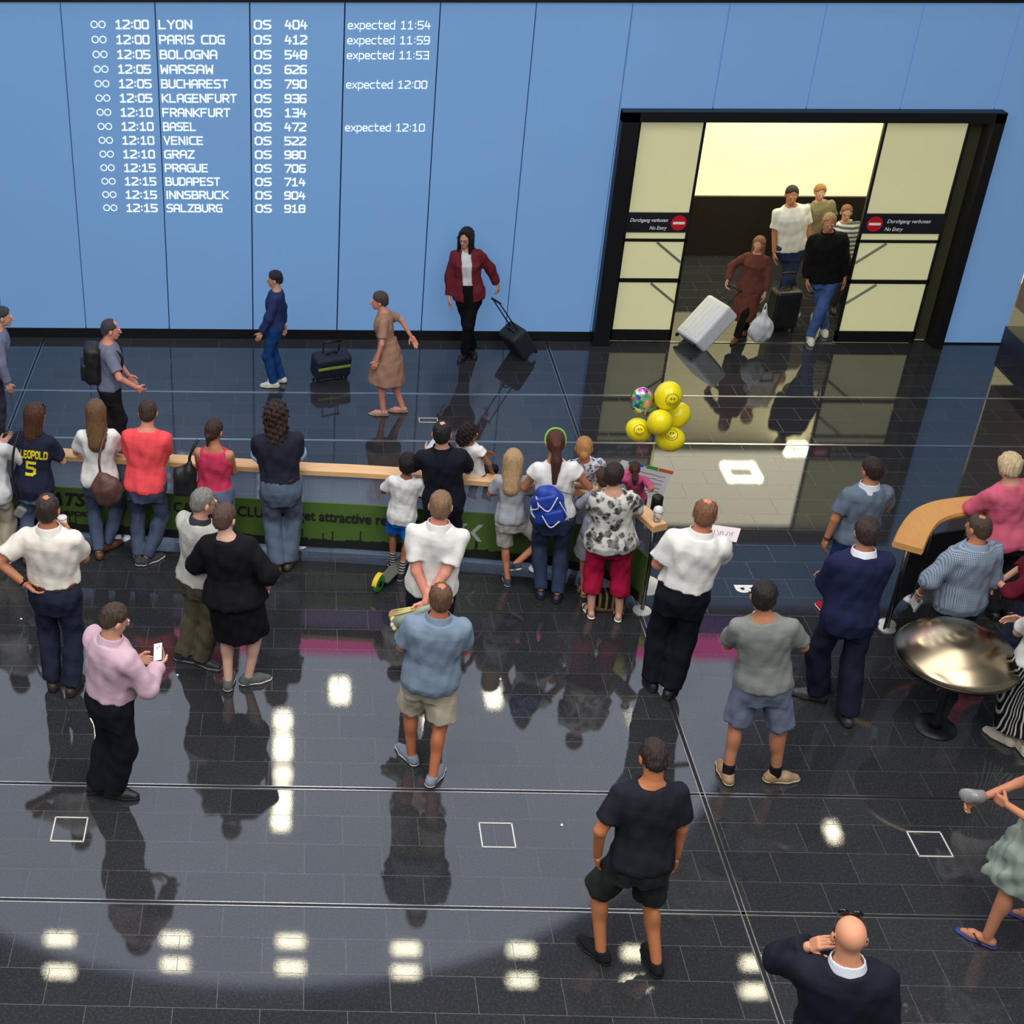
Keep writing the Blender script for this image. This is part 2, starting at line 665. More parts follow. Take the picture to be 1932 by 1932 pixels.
def loft(O, R, prof, ease=0.0, zlo=None, zhi=None, k=0.04, sx=1.0, sd=1.0, op='u'):
    """stack of ellipses; prof rows (z, half width, half depth, y shift) in the frame R at O"""
    O, R = np.asarray(O, float), np.asarray(R, float)
    P = np.array(prof, float)
    zs, ws, ds, ys = P[:, 0], P[:, 1] * sx + ease, P[:, 2] * sd + ease, P[:, 3]
    zl, zh = (zs[0] if zlo is None else zlo), (zs[-1] if zhi is None else zhi)

    def f(x, y, z):
        X, Y, Z = x - O[0], y - O[1], z - O[2]
        qx = X * R[0, 0] + Y * R[1, 0] + Z * R[2, 0]
        qy = X * R[0, 1] + Y * R[1, 1] + Z * R[2, 1]
        qz = X * R[0, 2] + Y * R[1, 2] + Z * R[2, 2]
        w, d, y0 = np.interp(qz, zs, ws), np.interp(qz, zs, ds), np.interp(qz, zs, ys)
        kk = np.sqrt((qx / w) ** 2 + ((qy - y0) / d) ** 2)
        r = (kk - 1) * np.minimum(w, d)
        return np.maximum(r, np.maximum(zl - qz, qz - zh))
    wm = max(ws.max(), ds.max() + abs(ys).max()) + 0.01
    C = np.array([[sx_ * wm, sy_ * wm, z_] for sx_ in (-1, 1) for sy_ in (-1, 1) for z_ in (zl, zh)]) @ R.T + O
    return (op, f, C.min(0), C.max(0), k)


WAVES = [(np.array(v), ph) for v, ph in [((46, 14, 12), 0.3), ((-34, 26, 21), 1.9), ((27, -38, 17), 4.0), ((61, 22, -26), 2.2), ((-22, 52, -19), 5.1), ((18, 24, 40), 0.9), ((70, -35, 9), 3.3)]]
HWAVES = [(np.array(v), ph) for v, ph in [((190, 60, 6), 0.3), ((-120, 150, -9), 1.9), ((260, -90, 12), 4.0), ((60, 230, 8), 2.2)]]


def sdf(ops, h=0.012, wr=0.0, wseed=0.0, wscale=1.0, waves=None):
    us = [o for o in ops if o[0] == 'u']
    lo = np.min([o[2] for o in us], 0) - 3 * h - wr
    hi = np.max([o[3] for o in us], 0) + 3 * h + wr
    n = np.ceil((hi - lo) / h).astype(int) + 1
    ax = [(lo[i] + np.arange(n[i]) * h).astype(np.float32) for i in range(3)]
    g = [ax[0][:, None, None], ax[1][None, :, None], ax[2][None, None, :]]
    D = np.full(tuple(n), 0.3, np.float32)
    for op, f, l, u, k in ops:
        if op == 'i':
            d = f(*g)
            D = np.maximum(D, d) if k <= 0 else -_smin(-D, -(d + 0 * D), k)
            continue
        m = k + 3 * h
        i0 = np.maximum(np.floor((l - m - lo) / h).astype(int), 0)
        i1 = np.minimum(np.ceil((u + m - lo) / h).astype(int) + 1, n)
        if (i1 <= i0).any():
            continue
        s = tuple(slice(i0[q], i1[q]) for q in range(3))
        d = f(g[0][s[0]], g[1][:, s[1]], g[2][:, :, s[2]]).astype(np.float32)
        if op == 'u':
            D[s] = _smin(D[s], d, k)
        else:
            D[s] = -_smin(-D[s], d, k)
    if wr:
        N = 0
        for v, ph in (waves or WAVES):
            v = v * wscale
            N = N + np.sin(g[0] * v[0] + g[1] * v[1] + g[2] * v[2] + ph * (1 + wseed))
        D = D + (wr / 2.2) * N.astype(np.float32)
    return surface_nets(D, lo, h)


def _smin(a, b, k):
    if k <= 0:
        return np.minimum(a, b)
    t = np.clip(0.5 + 0.5 * (b - a) / k, 0, 1)
    return b + (a - b) * t - k * t * (1 - t)


def cat_vf(L):
    V, F, n = [], [], 0
    for v, f in L:
        V.append(v)
        F.append(f + n)
        n += len(v)
    return np.concatenate(V), np.concatenate(F)


def rotz(a):
    c, s = math.cos(a), math.sin(a)
    return np.array([[c, -s, 0], [s, c, 0], [0, 0, 1.0]])


def rotx(a):
    c, s = math.cos(a), math.sin(a)
    return np.array([[1.0, 0, 0], [0, c, -s], [0, s, c]])


def roty(a):
    c, s = math.cos(a), math.sin(a)
    return np.array([[c, 0, s], [0, 1.0, 0], [-s, 0, c]])


def nrm(v):
    v = np.asarray(v, float)
    return v / max(1e-9, np.linalg.norm(v))


def ik(a, c, l1, l2, pole):
    a, c = np.asarray(a, float), np.asarray(c, float)
    d = c - a
    L = np.linalg.norm(d)
    if L > (l1 + l2) * 0.995:
        k = (l1 + l2) * 0.995
        c = a + d / L * k
        d = c - a
        L = k
    d = d / L
    x = (l1 * l1 - l2 * l2 + L * L) / (2 * L)
    hgt = math.sqrt(max(0, l1 * l1 - x * x))
    p = np.asarray(pole, float)
    p = nrm(p - d * (p @ d))
    return a + d * x + p * hgt, c

# ================================================================== THE HALL
YW = 16.159          # arrivals wall
ZT = 4.195           # top edge of the lit glass wall
SEAM0, PITCH = -3.900, 1.0835
DX0, DX1, DZ = 3.70, 8.11, 2.985    # outside of the door frame

# --- floor: dark polished stone laid in rows
fm = bpy.data.materials.new('polished_stone')
fm.use_nodes = True
nt = fm.node_tree
bs = nt.nodes['Principled BSDF']
tc = nt.nodes.new('ShaderNodeTexCoord')
mp = nt.nodes.new('ShaderNodeMapping')
mp.inputs['Location'].default_value = (2.23 + 0.57 * 20, -7.894 + 0.2935 * 60, 0)
nt.links.new(tc.outputs['Object'], mp.inputs[0])
br = nt.nodes.new('ShaderNodeTexBrick')
br.offset = 0.5
br.inputs['Scale'].default_value = 1.0
br.inputs['Brick Width'].default_value = 0.57
br.inputs['Row Height'].default_value = 0.2935
br.inputs['Mortar Size'].default_value = 0.0022
br.inputs['Mortar Smooth'].default_value = 0.2
br.inputs['Color1'].default_value = (0.026, 0.0275, 0.032, 1)
br.inputs['Color2'].default_value = (0.034, 0.0355, 0.040, 1)
br.inputs['Mortar'].default_value = (0.085, 0.088, 0.09, 1)
nt.links.new(mp.outputs[0], br.inputs['Vector'])
nz = nt.nodes.new('ShaderNodeTexNoise')
nz.inputs['Scale'].default_value = 55
nz.inputs['Detail'].default_value = 5
nt.links.new(tc.outputs['Object'], nz.inputs['Vector'])
cr = nt.nodes.new('ShaderNodeValToRGB')
cr.color_ramp.elements[0].position = 0.45
cr.color_ramp.elements[1].position = 0.75
cr.color_ramp.elements[0].color = (0.85, 0.85, 0.85, 1)
cr.color_ramp.elements[1].color = (1.5, 1.45, 1.42, 1)
nt.links.new(nz.outputs[0], cr.inputs[0])
mx = nt.nodes.new('ShaderNodeMix')
mx.data_type = 'RGBA'
mx.blend_type = 'MULTIPLY'
mx.inputs[0].default_value = 1.0
nt.links.new(br.outputs[0], mx.inputs[6])
nt.links.new(cr.outputs[0], mx.inputs[7])
nt.links.new(mx.outputs[2], bs.inputs['Base Color'])
bs.inputs['IOR'].default_value = 1.7
rr = nt.nodes.new('ShaderNodeMapRange')
rr.inputs['To Min'].default_value = 0.010
rr.inputs['To Max'].default_value = 0.030
nt.links.new(nz.outputs[0], rr.inputs['Value'])
ad = nt.nodes.new('ShaderNodeMath')
ad.inputs[1].default_value = 0.35
ad.operation = 'MULTIPLY_ADD'
nt.links.new(br.outputs['Fac'], ad.inputs[0])
nt.links.new(rr.outputs[0], ad.inputs[2])
nt.links.new(ad.outputs[0], bs.inputs['Roughness'])
bp = nt.nodes.new('ShaderNodeBump')
bp.inputs['Strength'].default_value = 0.006
bp.inputs['Distance'].default_value = 0.01
n2 = nt.nodes.new('ShaderNodeTexNoise')
n2.inputs['Scale'].default_value = 160
nt.links.new(tc.outputs['Object'], n2.inputs['Vector'])
nt.links.new(n2.outputs[0], bp.inputs['Height'])
nt.links.new(bp.outputs[0], bs.inputs['Normal'])
struct('floor', box((0.5, 11.5, -0.05), (21, 17, 0.1)), fm)

# --- lit glass wall of tall panels over a dark carcass
blue = mat('lit_blue_glass', (103, 142, 187), 0.22, var=0.05, scale=1.2, emit=0.56, spec=0.4)
black = mat('black_metal', (16, 17, 20), 0.45, var=0.2, spec=0.4)
dark = mat('dark_carcass', (20, 24, 32), 0.7)
P = []
for k in range(-2, 13):
    x0, x1 = SEAM0 + PITCH * k + 0.008, SEAM0 + PITCH * (k + 1) - 0.008
    x1 = min(x1, 8.93)
    if x1 <= x0:
        continue
    segs = []
    if x1 <= DX0 or x0 >= DX1:
        segs = [(x0, x1, 0.13)]
    else:
        if x0 < DX0:
            segs.append((x0, DX0, 0.13))
        if x1 > DX1:
            segs.append((DX1, x1, 0.02))
        segs.append((max(x0, DX0), min(x1, DX1), DZ))
    for a, b, z0 in segs:
        P.append(box(((a + b) / 2, YW + 0.03, (z0 + ZT) / 2), (b - a, 0.06, ZT - z0), bev=0.003))
struct('wall_back', join(*P), blue)
struct('trim_1', join(box(((-6.2 + DX0) / 2, YW + 0.12, 2.1), (DX0 + 6.2, 0.10, 4.18)), box(((DX1 + 8.95) / 2, YW + 0.12, 2.1), (8.95 - DX1, 0.1, 4.18)),
                      box(((DX0 + DX1) / 2, YW + 0.12, (DZ + ZT) / 2), (DX1 - DX0, 0.1, ZT - DZ - 0.02))), dark)
struct('baseboard_back', join(box(((-6.2 + DX0) / 2, YW + 0.03, 0.065), (DX0 + 6.2, 0.08, 0.13)), box(((DX1 + 8.93) / 2, YW + 0.04, 0.01), (8.93 - DX1, 0.1, 0.02))), black)
struct('trim_2', box((1.4, YW + 0.02, ZT + 0.06), (15.2, 0.16, 0.12)), black)
struct('wall_upper', box((1.4, YW + 0.25, 4.72), (15.2, 0.12, 1.02)), dark)
# bright magenta fascia that runs above the glass, seen mirrored in the floor
struct('trim_3', box((2.2, YW + 0.10, 4.98), (9.0, 0.1, 0.42)), mat('magenta_lit_fascia', (220, 74, 150), 0.4, emit=2.2))
struct('trim_4', box((2.2, YW + 0.12, 4.55), (9.0, 0.1, 0.44)), mat('violet_lit_fascia', (84, 40, 110), 0.5, emit=1.5))

# --- right hand wall: timber over a dark plinth
struct('wall_right', box((9.06, 15.5, 2.4), (0.30, 1.2, 3.7)), mat('warm_timber', (150, 112, 78), 0.55, var=0.25, scale=6, stretch=(6, 1, 1)))
struct('baseboard_right', box((9.05, 15.5, 0.135), (0.34, 1.24, 0.27)), mat('plinth_grey', (46, 47, 52), 0.5))

# --- arrivals door and the corridor behind it
yellow = mat('frosted_door_glow', (206, 204, 158), 0.35, var=0.05, scale=2, emit=0.42)  # glow and yellow stand in for corridor light coming through the panes
door = tag(bpy.data.objects.new('door_1', None), 'black framed sliding glass door of the arrivals exit', 'door', kind='structure')
door.location = ((DX0 + DX1) / 2, YW, 0)
COL.objects.link(door)
DL = np.array(door.location)


def dpart(name, vf, m, parent=None, label=None):
    o = mesh_obj(name, (np.asarray(vf[0], float) - DL, vf[1]), m, parent or door)
    if label:
        o['label'] = label
    return o


FY = YW - 0.06
dpart('frame', join(box((DX0 + 0.10, FY + 0.05, DZ / 2), (0.2, 0.3, DZ)), box((DX1 - 0.06, FY + 0.05, DZ / 2), (0.12, 0.3, DZ)),
                    box(((DX0 + DX1) / 2, FY + 0.05, DZ - 0.05), (DX1 - DX0, 0.3, 0.12))), black)
GY = YW + 0.02
LX0, LX1, RX0, RX1 = 3.93, 4.72, 6.80, 7.80
bars = []
for side, (a, b) in (('l', (LX0, LX1)), ('r', (RX0, RX1))):
    lf = dpart('door_leaf', join(box((a + 0.015, GY, 1.46), (0.03, 0.05, 2.86)), box((b - 0.015, GY, 1.46), (0.03, 0.05, 2.86)),
                                 box(((a + b) / 2, GY, 0.09), (b - a, 0.05, 0.15)), box(((a + b) / 2, GY, 0.84), (b - a, 0.05, 0.05)),
                                 box(((a + b) / 2, GY, 1.37), (b - a, 0.05, 0.035)), box(((a + b) / 2, GY, 2.88), (b - a, 0.05, 0.04))), black)
    dpart('glass_pane', join(box(((a + b) / 2, GY, 0.49), (b - a - 0.05, 0.012, 0.66)), box(((a + b) / 2, GY, 1.105), (b - a - 0.05, 0.012, 0.49)),
                             box(((a + b) / 2, GY, 1.43), (b - a - 0.05, 0.012, 0.10)), box(((a + b) / 2, GY, 2.28), (b - a - 0.05, 0.012, 1.16))), yellow, lf)
    grey = mat('brace_grey', (128, 130, 112), 0.6)
    sgn = 1 if side == 'l' else -1
    xi, xo = (b, a) if side == 'l' else (a, b)
    br_ = []
    for zt in (1.34, 0.80):
        br_.append(tube([(xi - sgn * 0.36, GY - 0.012, zt), (xi - sgn * 0.03, GY - 0.012, zt - 0.26)], 0.016, 6))
    dpart('brace', join(*br_), grey, lf, 'grey diagonal brace behind the frosted glass')
    sg = dpart('sign_band', box(((a + b) / 2, GY - 0.012, 1.60), (b - a - 0.02, 0.045, 0.25)), mat('sign_black', (22, 24, 36), 0.5), lf, 'black no entry band across the door leaf')
    cx = (b - 0.14) if side == 'l' else (a + 0.15)
    N = 28
    dpart('no_entry_disc', extrude_poly([(0.095 * math.cos(2 * math.pi * i / N), 0.095 * math.sin(2 * math.pi * i / N)) for i in range(N)], (cx, GY - 0.035, 1.60), (1, 0, 0), (0, 0, 1), 0.004), mat('sign_red', (196, 22, 30), 0.45, emit=0.12), sg, 'red round no entry disc')
    wh = mat('sign_white', (236, 236, 240), 0.5, emit=0.12)
    dpart('no_entry_bar', box((cx, GY - 0.042, 1.60), (0.14, 0.006, 0.03)), wh, sg, 'white bar of the no entry disc')
    if side == 'l':
        t1 = font_text('Durchgang verboten', 0.066, (a + 0.05, GY - 0.038, 1.615), (1, 0, 0), (0, 0, 1), shear=0.25, bold=0.0006, width=0.46)
        t2 = font_text('No Entry', 0.066, (a + 0.30, GY - 0.038, 1.515), (1, 0, 0), (0, 0, 1), shear=0.25, bold=0.0006, width=0.21)
    else:
        t1 = font_text('Durchgang verboten', 0.066, (a + 0.29, GY - 0.038, 1.615), (1, 0, 0), (0, 0, 1), shear=0.25, bold=0.0006, width=0.52)
        t2 = font_text('No Entry', 0.066, (a + 0.28, GY - 0.038, 1.515), (1, 0, 0), (0, 0, 1), shear=0.25, bold=0.0006, width=0.22)
    dpart('sign_lettering', join(t1, t2), wh, sg, 'white bilingual no entry lettering')
dpart('side_panel', box((7.90, GY + 0.1, 1.45), (0.17, 0.05, 2.86)), mat('olive_reveal', (70, 68, 48), 0.5), label='dark olive side panel of the frame')
dpart('threshold_strip', box((5.76, GY - 0.04, 0.004), (2.1, 0.03, 0.008)), mat('steel', (170, 172, 175), 0.3, 1.0, var=0.05))

cream = mat('corridor_cream_glow', (246, 240, 196), 0.8, var=0.03, emit=0.55)  # emission paints lamp light onto the corridor walls
cdark = mat('corridor_dark_panel', (34, 30, 26), 0.35, var=0.3, scale=3, stretch=(8, 1, 0.3))
struct('wall_corridor', join(box((6.6, 19.25, 2.05), (7.0, 0.1, 2.3)), box((3.05, 17.7, 1.55), (0.1, 3.0, 3.1)), box((10.1, 17.7, 1.55), (0.1, 3.0, 3.1))), cream)
struct('trim_5', box((6.6, 19.19, 0.45), (7.0, 0.08, 0.9)), cdark)
struct('ceiling_corridor', box((6.6, 17.75, 3.2), (7.2, 3.05, 0.1)), mat('corridor_ceiling', (150, 148, 120), 0.8))
lampw = mat('lamp_glow', (255, 246, 214), 0.5, var=0.0, emit=30)


def ring_lamp(label, c, sx, sy, w, group):
    t = Thing('ceiling_light', label, 'ceiling light', c, group)
    x, y, z = c
    t.part('light_ring', join(box((x - sx / 2, y, z), (w, sy + w, 0.03)), box((x + sx / 2, y, z), (w, sy + w, 0.03)),
                              box((x, y - sy / 2, z), (sx, w, 0.03)), box((x, y + sy / 2, z), (sx, w, 0.03))), lampw)
    t.part('housing', box((x, y, z + 0.03), (sx + w * 2, sy + w * 2, 0.04)), black)
    return t


for i, (a, b) in enumerate([((1356, 874), (1442, 908)), ((1447, 800), (1512, 822))]):
    p0, p1 = unp(*a) * 1.4133, unp(*b) * 1.4133
    ring_lamp(['square ring light in the corridor ceiling behind the open door', 'second square ring light deeper in the corridor ceiling'][i],
              ((p0[0] + p1[0]) / 2, min(18.9, (p0[1] + p1[1]) / 2), 3.1), p1[0] - p0[0] - 0.1, max(0.25, p0[1] - p1[1] - 0.1), 0.065, 'corridor ceiling lights')

# --- hall ceiling: lamp rows mirrored in the floor; glowing disc added for the pale arc
ZC = 9.55
struct('ceiling', box((1.0, 17.0, ZC + 0.12), (40, 34, 0.1)), mat('ceiling_grey', (168, 176, 190), 0.9))
N = 72
struct('ceiling_added_disc', extrude_poly([(9.3 * math.cos(2 * math.pi * i / N), 9.3 * math.sin(2 * math.pi * i / N)) for i in range(N)], (-0.6, 23.0, ZC), (0, 1, 0), (1, 0, 0), 0.04),
       mat('added_disc_glow', (180, 190, 206), 0.8, var=0.25, scale=0.35, emit=2.5))


def refl(px, py, z=ZC - 0.06):
    return unp(px, py) * ((CAMH + z) / CAMH) * np.array([1, 1, 0]) + np.array([0, 0, z])


def bar_lamp(px0, py0, px1, py1, label, group):
    a, b = refl(px0, py0), refl(px1, py1)
    c = (a + b) / 2
    sx, sy = abs(b[0] - a[0]), abs(b[1] - a[1])
    t = Thing('ceiling_light', label, 'ceiling light', c, group)
    t.part('diffuser', box(c, (sx, sy, 0.03)), lampw)
    t.part('housing', box(c + np.array([0, 0, 0.03]), (sx + 0.06, sy + 0.06, 0.04)), black)


row = [(113, 1772, 1833), (331, 1772, 1820), (549, 1776, 1826), (766, 1790, 1834), (984, 1792, 1850), (1200, 1798, 1855), (1424, 1818, 1870)]
for i, (x, y0, y1) in enumerate(row):
    for j, y in enumerate((y0, y1)):
        bar_lamp(x - 25, y - 6, x + 25, y + 6, '%s light bar of the %s mirrored pair in the bottom row' % (['farther', 'nearer'][j], ['leftmost', 'second', 'third', 'fourth', 'fifth', 'sixth', 'rightmost'][i]), 'paired ceiling lights')
for x0, y0, x1, y1, nm in [(624, 1284, 658, 1322, 'left of the blue shirt man'), (915, 1296, 946, 1330, 'right of the blue shirt man'), (520, 1346, 548, 1372, 'at the far end of the mirrored row'),
                           (520, 1388, 548, 1432, 'second in the mirrored row'), (520, 1452, 548, 1470, 'third in the mirrored row'), (518, 1486, 546, 1532, 'fourth in the mirrored row'),
                           (515, 1540, 545, 1562, 'nearest in the mirrored row'), (160, 1346, 186, 1386, 'beside the pink shirt man'), (1184, 1340, 1202, 1396, 'behind the walking man in black'),
                           (1460, 1390, 1494, 1436, 'by the grey shirt man'), (1556, 1556, 1586, 1584, 'right of the long floor seam'), (800, 1345, 822, 1386, 'between the bare legs of the man in blue')]:
    bar_lamp(x0, y0, x1, y1, 'ceiling light mirrored in the floor ' + nm, 'scattered ceiling lights')

# --- flush metal strips in the floor
stl = mat('floor_strip_steel', (196, 196, 196), 0.3, 1.0, var=0.05)
n_trim = 6
for yy, w in ((14.634, 0.030), (13.47, 0.030)):
    struct('trim_%d' % n_trim, box((1.4, yy, 0.0), (15, w, 0.008)), stl)
    n_trim += 1
for yy in (7.894, 6.72):
    struct('trim_%d' % n_trim, join(box((1.4, yy - 0.016, 0.0), (15, 0.008, 0.008)), box((1.4, yy + 0.016, 0.0), (15, 0.008, 0.008))), stl)
    n_trim += 1
for xx in (3.124, -3.363):
    struct('trim_%d' % n_trim, join(box((xx - 0.018, 9.6, 0.001), (0.008, 13, 0.008)), box((xx + 0.018, 9.6, 0.001), (0.008, 13, 0.008))), stl)
    n_trim += 1
gap = mat('floor_gap_black', (8, 8, 9), 0.6)
struct('trim_%d' % n_trim, join(box((1.4, 7.894, -0.001), (15, 0.024, 0.006)), box((1.4, 6.72, -0.001), (15, 0.024, 0.006)), box((3.124, 9.6, -0.001), (0.028, 13, 0.006)), box((-3.363, 9.6, -0.001), (0.028, 13, 0.006))), gap)

pale = mat('hatch_frame_white', (214, 214, 206), 0.5, 0.0)


def hatch(px, py, s, label, sy=None):
    c = unp(px, py)
    sy = sy or s
    w = 0.010
    x, y = c[0], c[1]
    tag(mesh_obj('floor_hatch', join(box((x - s / 2, y, 0.002), (w, sy, 0.006)), box((x + s / 2, y, 0.002), (w, sy, 0.006)), box((x, y - sy / 2, 0.002), (s + w, w, 0.006)), box((x, y + sy / 2, 0.002), (s + w, w, 0.006))), pale, None, False, (x, y, 0)), label, 'floor hatch', 'square floor hatches')


hatch(131, 1565, 0.245, 'thin square metal hatch outline in the floor at lower left')
hatch(938, 1576, 0.245, 'thin square metal hatch outline in the floor at lower centre')
hatch(1754, 1593, 0.245, 'thin square metal hatch outline in the floor at lower right')
hatch(808, 793, 0.21, 'small hatch outline in the floor beyond the timber rail', 0.10)

# letter laid in the floor
c = unp(1411, 1112)
single('floor_letter', 'white capital letter B laid on its side in the floor', 'floor marking', font_text('B', 0.29, (c[0] - 0.105, c[1] + 0.075, 0.001), (0, -0.8, 0), (1, 0, 0), th=0.003, bold=0.012), mat('letter_white', (244, 243, 238), 0.7))

# --- flight board on the glass wall
led = mat('led_white', (226, 240, 255), 0.5, var=0.0, emit=1.0)
rows = [('12:00', 'LYON', '404', '11:54'), ('12:00', 'PARIS CDG', '412', '11:59'), ('12:05', 'BOLOGNA', '548', '11:53'), ('12:05', 'WARSAW', '626', ''), ('12:05', 'BUCHAREST', '790', '12:00'),
        ('12:05', 'KLAGENFURT', '936', ''), ('12:10', 'FRANKFURT', '134', ''), ('12:10', 'BASEL', '472', '12:10'), ('12:10', 'VENICE', '522', ''), ('12:10', 'GRAZ', '980', ''), ('12:15', 'PRAGUE', '706', ''),
        ('12:15', 'BUDAPEST', '714', ''), ('12:15', 'INNSBRUCK', '904', ''), ('12:15', 'SALZBURG', '918', '')]
board = Thing('flight_board', 'glowing white arrivals list of fourteen flights on the blue glass wall', 'information board', (-0.7, YW - 0.004, 1.7))
CW = {'LYON': 0.37, 'PARIS CDG': 0.74, 'BOLOGNA': 0.65, 'WARSAW': 0.60, 'BUCHAREST': 0.77, 'KLAGENFURT': 0.87, 'FRANKFURT': 0.79, 'BASEL': 0.38, 'VENICE': 0.46, 'GRAZ': 0.35, 'PRAGUE': 0.51, 'BUDAPEST': 0.65, 'INNSBRUCK': 0.75, 'SALZBURG': 0.67}
for i, (tm, city, no, ex) in enumerate(rows):
    z = 3.895 - i * (3.895 - 1.708) / 13
    yb = YW - 0.001
    ux, uy = (1, 0, 0), (0, 0, 1)
    L, SUB = [], []
    for txt, x, w, th, nm in ((tm, -2.19, 0.37, 1.05, 'row_time'), (city, -1.69, CW[city], 1.0, 'row_city'), ('OS', -0.595, 0.18, 1.0, 'row_code'), (no, -0.24, 0.24, 1.05, 'row_number')):
        q, _ = strokes(txt, 0.088, w, th * .95)
        SUB.append((nm, letters(q, (x, yb, z), ux, uy, 0.003)))
    if ex:
        q, _ = strokes('expected', 0.088, 0.53, 0.62)
        q2, _ = strokes(ex, 0.082, 0.33, 0.68)
        SUB.append(('row_status', letters(q, (0.477, yb, z), ux, uy, 0.003)))
        SUB.append(('row_expected_time', letters(q2, (1.08, yb, z), ux, uy, 0.003)))
    for cx in (-2.44, -2.35):
        pl = [(0.042 * math.cos(a), 0.042 * math.sin(a)) for a in np.linspace(0, 2 * math.pi, 13)]
        quads = []
        for a, b in zip(pl[:-1], pl[1:]):
            a, b = np.array(a), np.array(b)
            quads.append([a, b, b * 0.78, a * 0.78])
        L.append(letters(np.array(quads), (cx, yb, z + 0.044), ux, uy, 0.003))
    br_o = board.part('board_row', join(*L), led, label='pair of round markers leading the %s row' % city.lower())
    for nm, vf in SUB:
        board.part(nm, vf, led, parent=br_o)

# --- the barrier: timber rail, steel posts, green banner
wood = mat('rail_timber', (222, 178, 126), 0.42, var=0.16, scale=5, stretch=(1, 9, 9), spec=0.5)
steel = mat('brushed_steel', (112, 110, 106), 0.28, 1.0, var=0.1)
satin = mat('satin_steel', (214, 214, 212), 0.42, 0.55, var=0.05)
ZR = 0.97
rp = [(-160, 836), (-40, 842), (100, 856), (330, 869), (560, 883), (700, 890), (930, 906), (1060, 918), (1150, 936), (1205, 962), (1246, 996)]
rpath = [unp(x, y, ZR) for x, y in rp]
rsm = bez(rpath, 10)
barrier = Thing('barrier', 'long timber topped barrier with green banner that the waiting crowd leans on', 'barrier', (0, 11.3, 0))
barrier.part('handrail', sweep(rsm, [(-0.075, -0.028), (-0.068, -0.036), (0.068, -0.036), (0.075, -0.028), (0.075, 0.02), (0.06, 0.034), (-0.06, 0.034), (-0.075, 0.02)][::-1]), wood, label='pale timber handrail')
bpath = [p * np.array([1, 1, 0]) for p in rsm]
green = mat('banner_green', (78, 108, 44), 0.6, var=0.08, scale=3)
GB = [p for p in bpath[:-3]]
banner = barrier.part('banner', sweep(GB, [(-0.008, 0.09), (0.008, 0.09), (0.008, 0.60), (-0.008, 0.60)]), green, label='green advertising banner')
gl = bpy.data.materials.new('barrier_glass')
gl.use_nodes = True
_n = gl.node_tree
_p = _n.nodes['Principled BSDF']
_p.inputs['Base Color'].default_value = (0.62, 0.72, 0.92, 1)  # pale tint puts the pane's veil of reflected ceiling light into colour
_p.inputs['Roughness'].default_value = 0.25
_t = _n.nodes.new('ShaderNodeBsdfTransparent')
_m = _n.nodes.new('ShaderNodeMixShader')
_m.inputs[0].default_value = 0.17
_n.links.new(_t.outputs[0], _m.inputs[1])
_n.links.new(_p.outputs[0], _m.inputs[2])
_n.links.new(_m.outputs[0], _n.nodes['Material Output'].inputs[0])
barrier.part('glass_pane', sweep([p + np.array([0, 0, 0]) for p in bpath[:-3]], [(0.014, 0.02), (0.022, 0.02), (0.022, 0.93), (0.014, 0.93)]), gl, label='faintly veiled glass pane under the handrail')
ink = mat('banner_black', (22, 24, 26), 0.7)
glen = np.concatenate([[0], np.cumsum([np.linalg.norm(b - a) for a, b in zip(GB[:-1], GB[1:])])])
GA = np.array(GB)


def along(s):
    return np.array([np.interp(s, glen, GA[:, i]) for i in range(3)])


def s_at(px, py, z=0.35):
    w = unp(px, py, z)
    return glen[np.argmin(np.linalg.norm(GA[:, :2] - w[:2], axis=1))] + 0.0


S0, S1 = s_at(0, 965), s_at(1060, 1030)
# skyline strip along the banner foot
rs = random.Random(3)
V, F = [], []
s = 0.0
while s < glen[-1] - 0.06:
    w = rs.choice([0.03, 0.05, 0.08, 0.12])
    hh = 0.085 + rs.random() * 0.025
    if rs.random() < 0.13:
        hh, w = 0.16 + 0.05 * rs.random(), 0.012
    a, b = along(s), along(s + w)
    d = nrm(b - a)
    n = np.array([d[1], -d[0], 0])
    k = len(V)
    for p in (a, b):
        for z in (0.092, 0.092 + hh):
            V += [p + n * 0.009 + np.array([0, 0, z]), p + n * 0.013 + np.array([0, 0, z])]
    F += [(k, k + 2, k + 6, k + 4), (k + 1, k + 5, k + 7, k + 3), (k + 2, k + 3, k + 7, k + 6), (k, k + 4, k + 5, k + 1), (k, k + 1, k + 3, k + 2), (k + 4, k + 6, k + 7, k + 5)]
    s += w
barrier.part('skyline_print', (V, F), ink, parent=banner, label='black city skyline printed along the banner foot')


def banner_text(txt, px, py, width, size, m, name='banner_lettering', bold=0.004, shear=0.0, z=None, lab=None):
    s = s_at(px, py)
    a, b = along(s), along(min(glen[-1], s + width))
    d = nrm(b - a)
    n = np.array([d[1], -d[0], 0])
    return barrier.part(name, font_text(txt, size, a + n * 0.010 + np.array([0, 0, z]), d, (0, 0, 1), th=0.004, bold=bold, shear=shear, width=width), m, parent=banner, label=lab)


